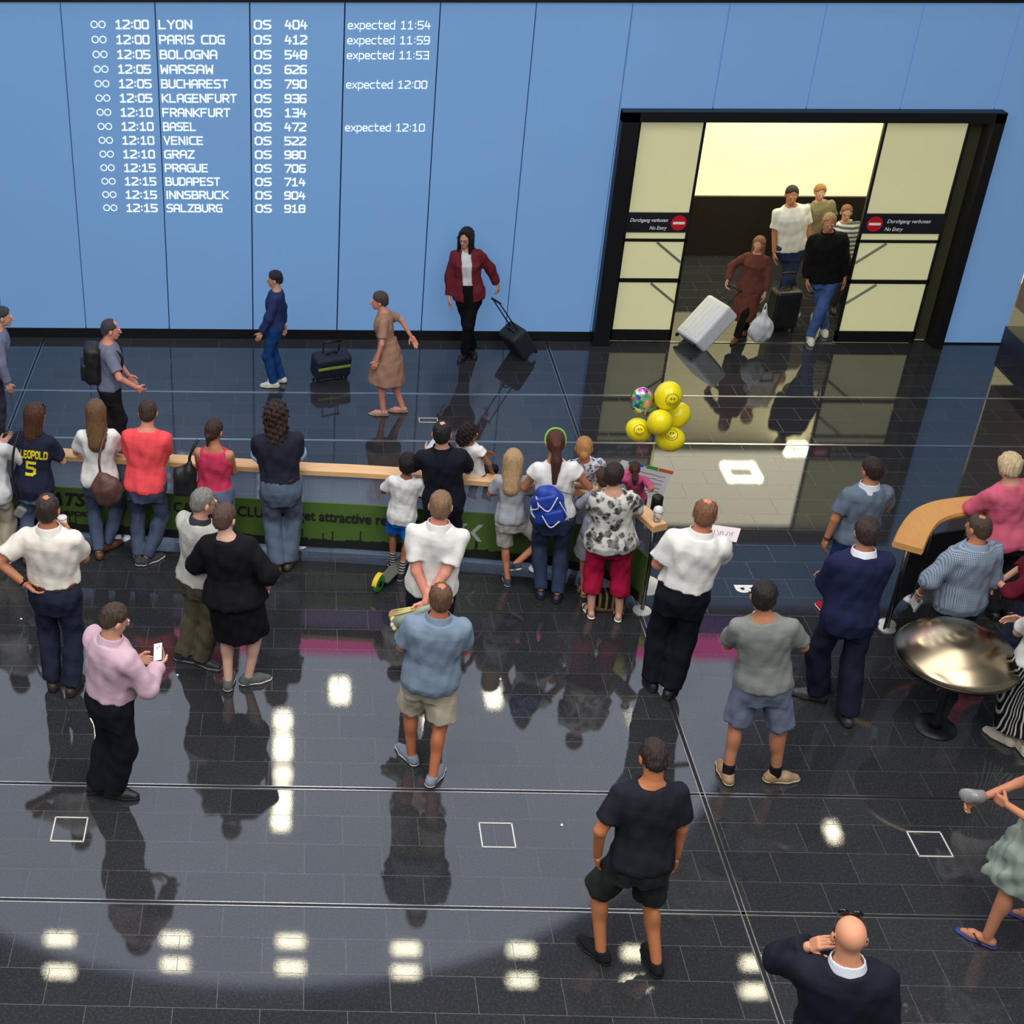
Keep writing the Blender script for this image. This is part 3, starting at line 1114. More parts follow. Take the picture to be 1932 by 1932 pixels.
banner_text('the CA', 298, 945, 0.40, 0.16, ink, z=0.40, lab='black slogan lettering, first words')
banner_text('S CLUB', 434, 955, 0.44, 0.16, ink, z=0.40, lab='black slogan lettering, middle words')
banner_text('and get attractive rewards', 530, 960, 1.40, 0.16, ink, z=0.40, lab='black slogan lettering, last words')
banner_text('ATS', 112, 925, 0.42, 0.20, ink, shear=0.35, z=0.40, bold=0.008, lab='large slanted black lettering')
banner_text('AIRPORT T', 112, 945, 0.42, 0.075, ink, z=0.28, lab='small spaced black lettering')
chev = mat('chevron_grey', (176, 178, 172), 0.7)
for s in (s_at(866, 975), s_at(866, 975) + 0.15, s_at(4, 940)):
    a, b = along(s), along(s + 0.13)
    d = nrm(b - a)
    n = np.array([d[1], -d[0], 0])
    o = a + n * 0.014 + np.array([0, 0, 0.38])
    for sg in (1, -1):
        pts = [(0, 0), (0.045, 0.0), (0.120, sg * 0.095), (0.075, sg * 0.095)][::sg]
        barrier.part('chevron', extrude_poly(pts, o, d, (0, 0, 1), -0.004), chev, parent=banner, label='grey chevron arrow stroke')
# posts: foot pixel, base disc radius
for fx, fy, R_ in [(232, 1016, 0.075), (1012, 1075, 0.075), (1113, 1088, 0.075), (1211, 1153, 0.085), (-100, 980, 0.075), (566, 1030, 0.075)]:
    g = unp(fx, fy)
    j = np.argmin([np.linalg.norm((p - g)[:2]) for p in rsm])
    g = g * np.array([1, 1, 0])
    top = np.array([rsm[j][0], rsm[j][1], ZR - 0.036])
    po = barrier.part('post', tube([g + np.array([0, 0, 0.01]), np.array([g[0], g[1], 0.5]), np.array([top[0], top[1], ZR - 0.04])], 0.018, 12), steel, True, label='steel post')
    barrier.part('base_disc', lathe([(R_, 0.0), (R_, 0.012), (R_ * 0.5, 0.02), (0.02, 0.024)], g, 24), satin, parent=po, label='round steel foot')

# free standing black belt post at the barrier end
g = unp(1213, 1105)
t = Thing('queue_post', 'black belt queue post on a wide round steel foot at the barrier end', 'queue post', g)
t.part('base_disc', lathe([(0.175, 0), (0.175, 0.014), (0.09, 0.03), (0.04, 0.035)], g, 32), satin, label='wide round steel foot')
t.part('post', tube([g + np.array([0, 0, 0.03]), g + np.array([0, 0, 0.86])], 0.036, 16), black, True)
t.part('belt_head', lathe([(0.045, 0.86), (0.05, 0.88), (0.05, 0.99), (0.04, 1.0)], g, 20), black, True)
g = unp(1211, 1071)
t = Thing('queue_post', 'slim queue post with small bright foot just behind the wide footed one', 'queue post', g)
t.part('base_disc', lathe([(0.075, 0), (0.075, 0.012), (0.03, 0.024)], g, 24), satin)
t.part('post', tube([g + np.array([0, 0, 0.02]), g + np.array([0, 0, 0.8])], 0.016, 12), steel, True)

# second barrier on the right: curved timber rail, black panel
rp2 = [(1712, 1034), (1726, 1003), (1746, 978), (1776, 964), (1815, 957), (1862, 953), (1915, 957), (1990, 968)]
r2 = bez([unp(x, y, ZR) for x, y in rp2], 10)
w2 = 0.118
b2 = Thing('barrier', 'short barrier with a curved timber rail and black panel at the right edge', 'barrier', (5.7, 10.8, 0))
b2.part('handrail', sweep(r2, [(-w2, -0.03), (w2, -0.03), (w2 + 0.01, 0.0), (w2, 0.03), (-w2, 0.03), (-w2 - 0.01, 0.0)]), mat('rail_timber_amber', (214, 158, 92), 0.4, var=0.16, scale=5, stretch=(9, 1, 9)), label='curved amber timber handrail')
p2 = [p * np.array([1, 1, 0]) for p in r2]
bp_ = b2.part('panel', sweep(p2, [(-0.01, 0.10), (0.01, 0.10), (0.01, 0.72), (-0.01, 0.72)]), mat('panel_black', (12, 12, 16), 0.6), label='black panel')
for i in (8, 28, 45):
    g = p2[i]
    po = b2.part('post', tube([g + np.array([0, 0, 0.01]), np.array([g[0], g[1], ZR - 0.03])], 0.018, 12), steel, True, label='steel post')
    b2.part('base_disc', lathe([(0.075, 0), (0.075, 0.012), (0.03, 0.024)], g, 24), satin, parent=po)
g = unp(1673, 1187)
po = b2.part('post', tube([g + np.array([0, 0, 0.01]), np.array([r2[1][0], r2[1][1], ZR - 0.03])], 0.018, 12), steel, True, label='outer slanting steel post')
b2.part('base_disc', lathe([(0.075, 0), (0.075, 0.012), (0.03, 0.024)], g * np.array([1, 1, 0]), 24), satin, parent=po)

# ================================================================== PEOPLE
MALE = [(.76, .130, .095, -.005), (.83, .158, .112, -.008), (.90, .168, .122, -.014), (.96, .166, .118, -.010), (1.04, .158, .108, .0), (1.11, .154, .106, .004), (1.20, .162, .114, .004), (1.30, .176, .120, .002),
        (1.37, .178, .112, -.006), (1.42, .150, .095, -.012), (1.455, .105, .078, -.016), (1.49, .062, .062, -.018)]
FEM = [(.76, .135, .095, -.008), (.83, .166, .115, -.012), (.90, .176, .126, -.018), (.96, .168, .120, -.012), (1.04, .148, .102, .0), (1.11, .136, .095, .004), (1.20, .144, .104, .008), (1.28, .156, .120, .014),
       (1.36, .156, .104, .0), (1.41, .132, .088, -.008), (1.445, .094, .072, -.014), (1.49, .054, .056, -.018)]
SK = {'mid': (208, 156, 132), 'pale': (226, 180, 158), 'tan': (188, 126, 94), 'dark': (150, 98, 70), 'pink': (222, 150, 128)}
LOG = []


def auto_height(head, g):
    zs = np.linspace(.8, 2.1, 261)
    pr = np.array([proj([g[0], g[1], z])[1] for z in zs])
    return float(zs[np.argmin(abs(pr - head[1]))])


def person(label, head, feet, face=0, h=None, stoop=0.0, hmax=1.95, hmin=1.0, sex='m', build=1.0, belly=0.0, skin='mid', head_yaw=0, head_pitch=8, hs=1.0, pel=None, twist=0,
           hair=('short', (52, 40, 32)), top=None, bottom=None, shoes=None, arms=('down', 'down'), vox=0.0125, hv=0.0075, group='people waiting in the arrivals hall', knee=None, eyes=False, glasses=None, armr=1.0, lift=(0, 0), detail=True):
    """head: pixel of the crown; feet: ((px, py, yaw), (px, py, yaw)) left then right, yaw added to the body's heading"""
    Fg = []
    for i, ft in enumerate(feet):
        Fg.append(unp(ft[0], ft[1], 0.06 + lift[i]))
    G = (Fg[0] + Fg[1]) / 2
    if lift[0] or lift[1]:
        G = Fg[0] if lift[1] > lift[0] else Fg[1]
    G = G * np.array([1, 1, 0])
    hh = auto_height(head, G)
    if h is None:
        h = min(max(hh, hmin), hmax)
    s = h / 1.75
    LOG.append((label[:40], round(h, 2), round(hh, 2)))
    Rf = rotz(rad(face))
    hz = h - stoop
    Hw = unp(head[0], head[1], hz)
    hl = Rf.T @ (Hw - G) / s
    root = bpy.data.objects.new('person', None)
    root.empty_display_size = 0.1
    COL.objects.link(root)
    root.location = tuple(map(float, G))
    root.rotation_euler = (0, 0, rad(face))
    root.scale = (s, s, s)
    tag(root, label, 'person', group)
    child = sex in ('c',)
    prof = FEM if sex == 'f' else MALE
    prof = [(z, w * build, d * (1 + (build - 1) * 0.7) + (belly * math.exp(-((z - 1.07) / .12) ** 2)), y + belly * .6 * math.exp(-((z - 1.07) / .12) ** 2)) for z, w, d, y in prof]
    cz = 1.75 - stoop / s - 0.112 * hs
    hc = np.array([hl[0], hl[1] + 0.0, cz])
    if pel is None:
        pel = (0.42 * hl[0], 0.28 * hl[1] - 0.0)
    dxy = np.array([hc[0] - pel[0], hc[1] - 0.02 - pel[1]])
    nL = 0.70
    dd = min(np.linalg.norm(dxy), nL * 0.8)
    pz = cz - math.sqrt(nL * nL - dd * dd)
    pz = min(pz, 0.965) if stoop >= 0 else pz
    Pv = np.array([pel[0], pel[1], pz])
    zt = nrm(np.array([dxy[0], dxy[1], cz - pz]))
    xt = nrm(np.cross([-math.sin(rad(twist)), math.cos(rad(twist)), 0], zt))
    yt = np.cross(zt, xt)
    T = np.stack([xt, yt, zt], 1)

    def tw(q):
        q = np.asarray(q, float)
        return Pv + T @ (q - np.array([0, 0, .93]))
    O = tw((0, 0, 0))
    # ---- joints
    sh_x = (.168 if sex != 'f' else .150) * (0.55 + 0.45 * build)
    J = {}
    for i, sg in ((0, -1), (1, 1)):
        J['sh', i] = tw((sg * sh_x, -.012, 1.395))
        a = arms[i]
        PRE = {
            'down': ((sg * .235, .02, .80), (sg * .25, -1, 0), (-sg, 0, 0), .35),
            'rail': ((sg * .05, .28, 1.10), (sg * 1.15, -.35, -.85), (0, 0, -1), .35),
            'railwide': ((sg * .14, .30, 1.08), (sg * 1.1, -.45, -.85), (0, 0, -1), .35),
            'fold': ((-sg * .03, .25, 1.10), (sg * 1.1, -.35, -.8), (0, -1, 0), .5),
            'hip': ((sg * .185, -.10, 1.0), (sg * 1, -.6, .1), (-sg, 0, 0), .4),
            'behind': ((-sg * .03, -.215, .92), (sg * 1, -.9, 0), (0, -1, 0), .5),
            'phone': ((sg * .06, .33, 1.24), (sg * .7, -.6, -.8), (0, -.6, .8), .6),
            'pocket': ((sg * .20, .05, .90), (sg * .8, -1, 0), (-sg, 0, 0), .5),
            'ear': ((sg * .10, .04, 1.60), (sg * 1, .3, -.4), (-sg, 0, 0), .6),
        }
        if isinstance(a, str):
            tgt, pole, pn, curl = PRE[a]
        else:
            tgt, pole, pn, curl = a
        if len(tgt) == 4:      # pixel and world height
            wv = unp(tgt[1], tgt[2], tgt[3])
            tgt_l = Rf.T @ (wv - G) / s
        else:
            tgt_l = tw(tgt)
        el, wr_ = ik(J['sh', i], tgt_l, .285 * armr, .25 * armr, T @ np.asarray(pole, float))
        J['el', i], J['wr', i] = el, wr_
        J['pn', i] = nrm(T @ np.asarray(pn, float))
        J['curl', i] = curl
        J['hd', i] = nrm(wr_ - el)
    for i, sg in ((0, -1), (1, 1)):
        hip = np.array([pel[0] + sg * .088 * build ** .5, pel[1] - .005, pz - .035])
        fl = Rf.T @ (Fg[i] - G) / s
        yaw = rad(feet[i][2])
        u = np.array([-math.sin(yaw), math.cos(yaw), 0])
        an = np.array([fl[0], fl[1], 0.085 + lift[i] / s]) - u * .05
        kp = np.array([u[0] * .8 + sg * .05, u[1] * .8 + .35, 0]) if knee is None or knee[i] is None else np.asarray(knee[i], float)
        L = np.linalg.norm(hip - an)
        l1, l2 = .425, .415
        if L > (l1 + l2) * .994:
            l1 *= L / ((l1 + l2) * .994)
            l2 = l1 * .976
        kn, an = ik(hip, an, l1, l2, kp)
        J['hip', i], J['kn', i], J['an', i], J['u', i] = hip, kn, an, u
        J['pit', i] = 0.0 if not lift[i] else rad(-35)
    # ---- head frame
    hyaw = rad(head_yaw)
    Rh = rotz(hyaw) @ rotx(-rad(head_pitch))
    if detail:
        Rh = Rh @ roty(0)
    C = tw((0, .02, 1.632 + (hs - 1) * .05))
    C = np.array([hl[0], hl[1], cz])

    def hd(q):
        return C + Rh @ (np.asarray(q, float) * hs)

    def hell(c, r, k=.012, op='u'):
        return ell(hd(c), np.asarray(r) * hs, k, Rh, op)

    def hcap(a, b, r1, r2, k=.012, op='u', **kw):
        return cap(hd(a), hd(b), r1 * hs, r2 * hs, k, op=op, **kw)
    b2 = build ** .6
    nb = tw((0, -.018, 1.46))
    neck = cap(hd((0, -.022, -.055)), nb, .052 * (b2 if sex != 'f' else .9), .062 * b2, .03)
    # ---- skin: one continuous body
    A_R = (.050, .040, .028) if sex != 'f' else (.043, .035, .025)
    A_R = tuple(r * b2 for r in A_R)
    body = [loft(O, T, prof, -0.004, k=.045)]
    body.append(neck)
    LEG = (.080 * b2, .054 * b2, .052 * b2, .036)
    for i in (0, 1):
        body += [cap(J['sh', i], J['el', i], A_R[0], A_R[1], .035), cap(J['el', i], J['wr', i], A_R[1] * .98, A_R[2], .012)]
        body += [cap(J['hip', i], J['kn', i], LEG[0], LEG[1], .035), cap(J['kn', i], J['an', i], LEG[1] * .96, LEG[3], .015)]
        back = nrm(np.cross(J['u', i], [0, 0, 1])) * 0 - J['u', i]
        cf = J['kn', i] * .68 + J['an', i] * .32
        body.append(ell(cf + back * .016, (.047 * b2, .050 * b2, .105), .02))
        cp, sp = math.cos(J['pit', i]), math.sin(J['pit', i])
        u3 = J['u', i] * cp + np.array([0, 0, sp])
        dn = np.array([0, 0, -cp]) + J['u', i] * sp
        J['u3', i], J['dn', i] = u3, dn
        an = J['an', i]
        body += [cap(an - u3 * .035 + dn * .042, an + u3 * .09 + dn * .050, .034, .034, .015), cap(an + u3 * .09 + dn * .050, an + u3 * .155 + dn * .062, .036, .020, .02)]
    face_l = [hell((0, -.012, .028), (.075, .094, .086)), hell((0, .028, -.028), (.060, .066, .082), .02), hell((0, .062, -.092), (.030, .030, .026), .025),
              hcap((0, .094, .010), (0, .112, -.030), .009, .015, .012), hell((.079, -.008, -.012), (.013, .022, .033), .008), hell((-.079, -.008, -.012), (.013, .022, .033), .008),
              hell((.030, .100, .012), (.017, .014, .011), .010, 's'), hell((-.030, .100, .012), (.017, .014, .011), .010, 's'), hell((0, .092, -.064), (.024, .012, .010), .008),
              neck, ('i', half(zt, tw((0, 0, 1.44)))[1], None, None, 0.004)]
    face_l[-1] = half(-zt, tw((0, 0, 1.455)))
    V = [sdf(body, vox)]
    V.append(sdf(face_l, hv if detail else .009))
    hands = {}
    for i, sg in ((0, -1), (1, 1)):
        w0, d, n = J['wr', i], J['hd', i], J['pn', i]
        n = nrm(n - d * (n @ d))
        l = np.cross(d, n) * sg
        hands[i] = (w0, d, n, l)
        cl = J['curl', i]
        ops = [cap(w0 - d * .05, w0, .026 * (1 if sex != 'f' else .9), .024, .01)]
        pc = w0 + d * .055
        ops.append(rbox(pc, (.076, .080, .030), .014, np.stack([l, d, n], 1), .012))
        for q in range(4):
            base = w0 + d * (.092 - .004 * abs(q - 1.2)) + l * (.028 - .0185 * q)
            ln = (.040, .045, .041, .032)[q]
            a, dirn = base, d
            for sgm in range(3):
                ang = cl * (0.75 if sgm == 0 else 0.85)
                dirn = nrm(dirn * math.cos(ang) + n * math.sin(ang) * 1.0) if sgm == 0 else nrm(dirn * math.cos(ang) + np.cross(np.cross(dirn, n), dirn) * math.sin(ang))
                b = a + dirn * ln * (1, .72, .6)[sgm]
                ops.append(cap(a, b, .0092 - .0008 * sgm, .0086 - .0008 * sgm, .003))
                a = b
        th0 = w0 + d * .025 + l * .030
        td = nrm(d * .75 + l * .62 + n * .35)
        th1 = th0 + td * .045
        td2 = nrm(td + n * .5 * cl + d * .3 - l * .25)
        ops += [cap(th0 - l * .01, th1, .014, .0115, .010), cap(th1, th1 + td2 * .034, .0105, .009, .004)]
        if detail:
            V.append(sdf(ops, .0055))
        else:
            V.append(sdf(ops, .0075))
        hands[i] = (w0, d, n, l, w0 + d * .075 + n * .022)
    sk = skinm(SK[skin] if isinstance(skin, str) else skin)
    mesh_obj('body', cat_vf(V), sk, root, True)
    wseed = (sum(map(ord, label)) % 97) / 17.0
    PT = {}

    def part(name, ops, m, hh_=None, wr=0.0, parent=None, label_=None, wscale=1.0, waves=None):
        o = mesh_obj(name, sdf(ops, hh_ or vox, wr, wseed, wscale, waves), m, parent or root, True)
        PT[name] = o
        if label_:
            o['label'] = label_
        return o
    if eyes:
        for sg in (-1, 1):
            e = part('eye', [hell((sg * .030, .090, .012), (.012, .010, .009), .001)], mat('eye_white', (220, 214, 206), .3), .004)
            part('iris', [hell((sg * .030, .0985, .012), (.006, .003, .006), .001)], mat('eye_dark', (40, 28, 22), .2), .0025, parent=e)
        part('lips', [hell((0, .094, -.064), (.021, .011, .008), .001)], skinm((176, 96, 88)), .004)
    # ---- hair
    if hair:
        kind, hcol = hair[0], hair[1]
        opt = hair[2] if len(hair) > 2 else {}
        t = opt.get('t', .009)
        scalp = [hell((0, -.014, .030), (.075 + t, .094 + t, .086 + t)), hell((0, -.045, -.03), (.066 + t * .6, .062 + t * .6, .06), .03)]
        nl = Rh @ nrm((0, .85, -1))
        cut = half(nl, hd((0, 0, opt.get('line', .000))), .014)
        scalp_c = scalp + [cut, half(Rh @ np.array([0, 1, .25]), hd((0, .074, .06)), .014)]
        if opt.get('bald'):
            scalp_c.append(hell((0, -.038, .136), (.060 * opt['bald'], .064 * opt['bald'], .030), .024, 's'))
        if opt.get('recede'):
            scalp_c.append(hell((0, .062, .105), (.065, .055 * opt['recede'], .05), .02, 's'))
        if eyes:
            scalp_c.append(hell((0, .100, .010), (.058, .052, .074), .014, 's'))
        extra = []
        L = opt.get('len', .24)
        side = opt.get('side', 0.0)
        bk = T @ np.array([0, -1, 0])
        if kind in ('long', 'curly'):
            extra += [hcap((0, -.055, .03), (side, -.080, -L), .088, .086, .03, flat=(Rh[:, 1], 1.45)),
                      hcap((.068, -.020, .03), (.076, -.035, -L * .9), .030, .028, .03), hcap((-.068, -.020, .03), (-.076, -.035, -L * .9), .030, .028, .03)]
        if opt.get('front'):
            for sg in (-1, 1):
                extra += [hcap((sg * .030, .060, .100), (sg * .076, .030, .0), .018, .022, .02), hcap((sg * .076, .030, .0), (sg * .070, .050, -L), .024, .022, .02)]
        if kind == 'pony':
            extra += [hcap((0, -.09, .05), (0, -.128, .02), .03, .034, .02), hcap((0, -.125, .02), (side, -.125, -.12), .036, .050, .02), hcap((side, -.125, -.12), (side * 1.3, -.115, -L), .050, .022, .02)]
        if kind == 'bun':
            extra += [hell((0, -.110, opt.get('bz', -.01)), (.043, .036, .040), .012)]
        if kind == 'tail':
            extra += [hell((0, -.115, -.03), (.026, .03, .03), .01), hcap((0, -.125, -.03), (side, -.115, -.12), .024, .014, .01)]
        ops = scalp_c + extra
        if extra:
            ops = scalp_c[:2] + scalp_c[2:] + extra
        part('hair', ops, hairm(hcol), .0072, opt.get('wr', .0034), wscale=opt.get('ws', 1.0), waves=WAVES if kind == 'curly' else HWAVES)
    if glasses == 'face':
        g_ = []
        for sg in (-1, 1):
            ring = [hd((sg * .032 + .022 * math.cos(a), .112, .010 + .016 * math.sin(a))) for a in np.linspace(0, 2 * math.pi, 13)]
            g_.append(tube(ring, .0022, 5))
            g_.append(tube([hd((sg * .054, .110, .014)), hd((sg * .080, .06, .014)), hd((sg * .084, -.01, .008))], .002, 5))
        g_.append(tube([hd((-.010, .113, .012)), hd((.010, .113, .012))], .002, 5))
        mesh_obj('eyeglasses', join(*g_), mat('frame_dark', (30, 28, 28), .3), root)
    if glasses == 'top':
        ww = opt.get('gw', 0) if hair else 0
        go = .006 if hair else 0
        g_ = [tube([hd((-.079, -.030, .000)), hd((-.081 - go, .015, .045)), hd((-.066 - go, .052, .080 + go)), hd((-.036, .066, .094 + go)), hd((0, .066, .094 + go)), hd((.036, .066, .094 + go)), hd((.066 + go, .052, .080 + go)), hd((.081 + go, .015, .045)), hd((.079, -.030, .000))], .0035, 6)]
        for sg in (-1, 1):
            g_.append((sdf([hell((sg * .034, .070, .092), (.029, .012, .022), .001)], .005)[0], [tuple(q) for q in sdf([hell((sg * .034, .070, .092), (.029, .012, .022), .001)], .005)[1]]))
        mesh_obj('sunglasses', join(*g_), mat('lens_black', (14, 14, 16), .12), root, True)

    if hair and len(hair) > 2 and hair[2].get('band'):
        mesh_obj('hairband', tube(bez([hd((-.090, -.01, -.01)), hd((-.086, .012, .06)), hd((-.055, .022, .112)), hd((0, .026, .130)), hd((.055, .022, .112)), hd((.086, .012, .06)), hd((.090, -.01, -.01))], 5), .011, 8), mat('hairband_green', (120, 176, 70), .5), root, True)['label'] = 'green hairband'
    # ---- clothes
    def trunk(ease, zlo, zhi=1.472, flare=0.0):
        pr = [(z, w, d, y) for z, w, d, y in prof]
        pr = [(z, w + flare * max(0, (1.12 - z) / .35), d + flare * .8 * max(0, (1.12 - z) / .35), y) for z, w, d, y in pr]
        if zlo < pr[0][0]:
            pr = [(zlo - .01, pr[0][1] * 1.15, pr[0][2] * 1.1, pr[0][3])] + pr
        return loft(O, T, pr, ease, zlo, zhi, .05)

    def sleeves(kind, ease):
        L_ = []
        for i in (0, 1):
            a, e, w = J['sh', i], J['el', i], J['wr', i]
            r0 = A_R[0] + ease * .7 + .003
            if kind == 'short':
                L_.append(cap(a, a + (e - a) * .72, r0, A_R[1] + ease + .016, .026, end='b'))
            elif kind == 'capsl':
                L_.append(cap(a, a + (e - a) * .30, r0 + .004, A_R[0] + ease + .018, .04, end='b'))
            elif kind == 'long':
                L_ += [cap(a, e, r0, A_R[1] + ease + .010, .045), cap(e, w - nrm(w - e) * .012, A_R[1] + ease + .010, A_R[2] + ease + .006, .02, end='b')]
            elif kind == 'roll':
                L_ += [cap(a, e, r0, A_R[1] + ease + .012, .045), cap(e, e + (w - e) * .28, A_R[1] + ease + .014, A_R[1] + ease + .010, .02, end='b')]
        return L_
    if top:
        tk, tm = top['kind'], top['mat']
        ease = top.get('ease', .012)
        hem = top.get('hem', .90)
        sl = top.get('sleeve', 'short')
        ops = [trunk(ease, hem, flare=top.get('flare', .012))] + sleeves(sl, ease)
        if sl == 'none':
            ops = [loft(O, T, prof, ease, hem, 1.435, .03)]
            for sg in (-1, 1):
                ops.append(cap(tw((sg * .095, -.075, 1.36)), tw((sg * .078, .0, 1.455)), .020, .018, .02))
                ops.append(ell(J['sh', (sg + 1) // 2] + T @ np.array([sg * .022, 0, 0]), (.056, .11, .085), .012, T, 's'))
        if top.get('skirt'):       # dress: a skirt that falls from the waist towards the knees
            z0, w1, d1 = top['skirt']
            mid = (J['kn', 0] + J['kn', 1]) / 2
            sh_ = (mid - Pv) / max(.2, (Pv[2] - mid[2]))
            Rk = np.stack([np.array([1, 0, 0]), np.array([0, 1, 0]), -sh_ * 1.0], 1)
            Rk[:, 2] = nrm([-sh_[0], -sh_[1], 1.0])
            Rk[:, 0] = nrm(np.cross([0, 1, 0], Rk[:, 2]))
            Rk[:, 1] = np.cross(Rk[:, 2], Rk[:, 0])
            Ok = Pv - Rk @ np.array([0, 0, .93])
            ops.append(loft(Ok, Rk, [(z0, w1, d1, 0), (.80, (w1 + prof[2][1]) / 2 + .012, (d1 + prof[2][2]) / 2 + .01, -.01), (.92, prof[3][1] + .012, prof[3][2] + .01, -.012), (1.08, prof[5][1] + .01, prof[5][2] + .01, 0)], 0, z0, 1.08, .04))
        nr = top.get('neck', .064) * (b2 if sex != 'f' else .9)
        ops.append(cap(tw((0, -.012, 1.475)), hd((0, -.01, -.02)), nr + .008, nr + .02, .006, op='s'))
        if top.get('deep'):
            ops.append(ell(tw((0, .05, 1.47)), (.085, .09, top['deep']), .01, T, 's'))
            ops.append(ell(tw((0, -.07, 1.47)), (.075, .06, top['deep'] * .8), .01, T, 's'))
        o = part(top.get('name', tk), ops, tm, vox, top.get('wr', .0042))
        PT['top'] = o
        if top.get('collar'):
            part('collar', [cap(tw((0, -.022, 1.425)), tw((0, -.010, 1.512)), .100 * b2, .080 * b2, .01, end='b'), cap(tw((0, -.020, 1.40)), tw((0, -.004, 1.58)), .082 * b2, .066 * b2, .004, op='s'),
                            half(T @ nrm(np.array([0, .12, -1.0])), tw((0, 0, 1.440)))], top['collar'], .0068, parent=o)
        if top.get('cuff'):
            for i in (0, 1):
                a, e = J['sh', i], J['el', i]
                p = a + (e - a) * .72
                part('sleeve_trim', [cap(p - nrm(e - a) * .016, p + nrm(e - a) * .004, A_R[1] + ease + .024, A_R[1] + ease + .026, .001, end='b')], top['cuff'], .007, parent=o)
        if top.get('yoke'):
            pass
    if top and top.get('over'):
        ov = top['over']
        e2 = ov.get('ease', .026)
        ops = [trunk(e2, ov.get('hem', .86), flare=.02)] + sleeves('long', e2 - .004)
        ops.append(cap(tw((0, -.012, 1.475)), hd((0, -.01, -.02)), .066, .085, .006, op='s'))
        if ov.get('open', True):
            ops.append(rbox(tw((0, .17, 1.10)), (.12, .26, .9), .02, T, .01, 's'))
        part(ov['name'], ops, ov['mat'], vox, .005)
    if bottom:
        bk_, bm_ = bottom['kind'], bottom['mat']
        e = bottom.get('ease', .010)
        w = bottom.get('wide', 0.0)
        if bk_ == 'skirt':
            z0, w1, d1 = bottom['skirt']
            mid = (J['kn', 0] + J['kn', 1]) / 2
            zx = nrm(np.array([Pv[0] - mid[0], Pv[1] - mid[1], Pv[2] - mid[2]]))
            xx = nrm(np.cross([0, 1, 0], zx))
            Rk = np.stack([xx, np.cross(zx, xx), zx], 1)
            Ok = Pv - Rk @ np.array([0, 0, .93])
            ops = [loft(Ok, Rk, [(z0, w1, d1, 0), (.80, (w1 + prof[2][1]) / 2 + .012, (d1 + prof[2][2]) / 2 + .01, -.01), (.92, prof[3][1] + .014, prof[3][2] + .012, -.012), (1.05, prof[4][1] + .012, prof[4][2] + .012, 0)], 0, z0, 1.05, .03)]
        else:
            ops = [loft(O, T, prof, e + .006, .742, bottom.get('waist', 1.03), .04)]
            for i in (0, 1):
                hp, kn, an = J['hip', i], J['kn', i], J['an', i]
                if bk_ in ('trousers', 'capri'):
                    cf = kn * .66 + an * .34 - J['u', i] * .012
                    ops.append(ell(cf, (.050 * b2 + e + w, .054 * b2 + e + w, .13), .03))
                if bk_ == 'trousers':
                    ops += [cap(hp, kn, LEG[0] + e + .004, LEG[1] + e + .006 + w, .045), cap(kn, an + nrm(kn - an) * (.0 + bottom.get('up', 0)), LEG[1] + e + .006 + w, LEG[3] + e + .018 + w * 1.6, .03, end='b')]
                elif bk_ == 'shorts':
                    f = bottom.get('len', .95)
                    ops.append(cap(hp, hp + (kn - hp) * f, LEG[0] + e + .008, LEG[1] + e + .030 + w, .045, end='b'))
                elif bk_ == 'capri':
                    f = bottom.get('len', .5)
                    ops += [cap(hp, kn, LEG[0] + e + .004, LEG[1] + e + .006 + w, .045), cap(kn, kn + (an - kn) * f, LEG[1] + e + .006 + w, LEG[1] + e + .004 + w, .03, end='b')]
        o = part(bottom.get('name', bk_), ops, bm_, vox, bottom.get('wr', .0042))
        if bottom.get('belt'):
            part('belt', [loft(O, T, prof, e + .006, bottom.get('waist', 1.03) - .04, bottom.get('waist', 1.03), .001)], bottom['belt'], .009, parent=o)
    # ---- shoes
    if shoes:
        kind, smat, solem = shoes[0], shoes[1], shoes[2]
        for i in (0, 1):
            an, u, dn = J['an', i], J['u3', i], J['dn', i]
            lat = np.cross(u, -dn)

            def q(a, b):
                return an + u * a + dn * b

            def shp(g, z1=.07):
                return [cap(q(-.045, .045), q(.09, .052), .036 + g, .040 + g, .02), cap(q(.09, .052), q(.165, .062), .041 + g, .027 + g, .02)]
            clip = half(dn, q(0, .085 - .001), .003)
            if kind in ('sneaker', 'shoe'):
                up = shp(.006) + [cap(q(-.02, .05), q(-.015, .0 if kind == 'sneaker' else .01), .043, .044, .015, end='b'), clip]
                sh_o = part('shoe', up, smat, .0085)
                part('sole', shp(.011) + [half(dn, q(0, .086), .002), half(-dn, q(0, .060), .002)], solem, .0085, parent=sh_o)
                if len(shoes) > 3:
                    part('sock', [cap(an + nrm(J['kn', i] - an) * -.01, an + nrm(J['kn', i] - an) * shoes[4], .043, .046, .001, end='b')], shoes[3], .008)
            else:
                so = part('sandal' if kind == 'sandal' else 'flip_flop', shp(.010) + [half(dn, q(0, .092), .002), half(-dn, q(0, .068), .002)], solem, .0085)
                st = []
                if kind == 'sandal':
                    for a, b in ((.105, .03), (-.005, .0)):
                        pts = [q(a, .08) - lat * .044, q(a, b) - lat * .034, q(a, b - .012), q(a, b) + lat * .034, q(a, .08) + lat * .044]
                        st.append(tube(pts, .009, 6))
                else:
                    for sg in (-1, 1):
                        st.append(tube([q(.13, .035), q(.08, .022) + lat * sg * .024, q(.02, .075) + lat * sg * .042], .008, 6))
                for st_ in st:
                    mesh_obj('strap', st_, smat, so, True)
    MW = np.array(root.matrix_basis)
    Wm = np.eye(4)
    Wm[:3, :3] = Rf * s
    Wm[:3, 3] = G

    def W(q):
        return (Wm @ np.append(np.asarray(q, float), 1))[:3]

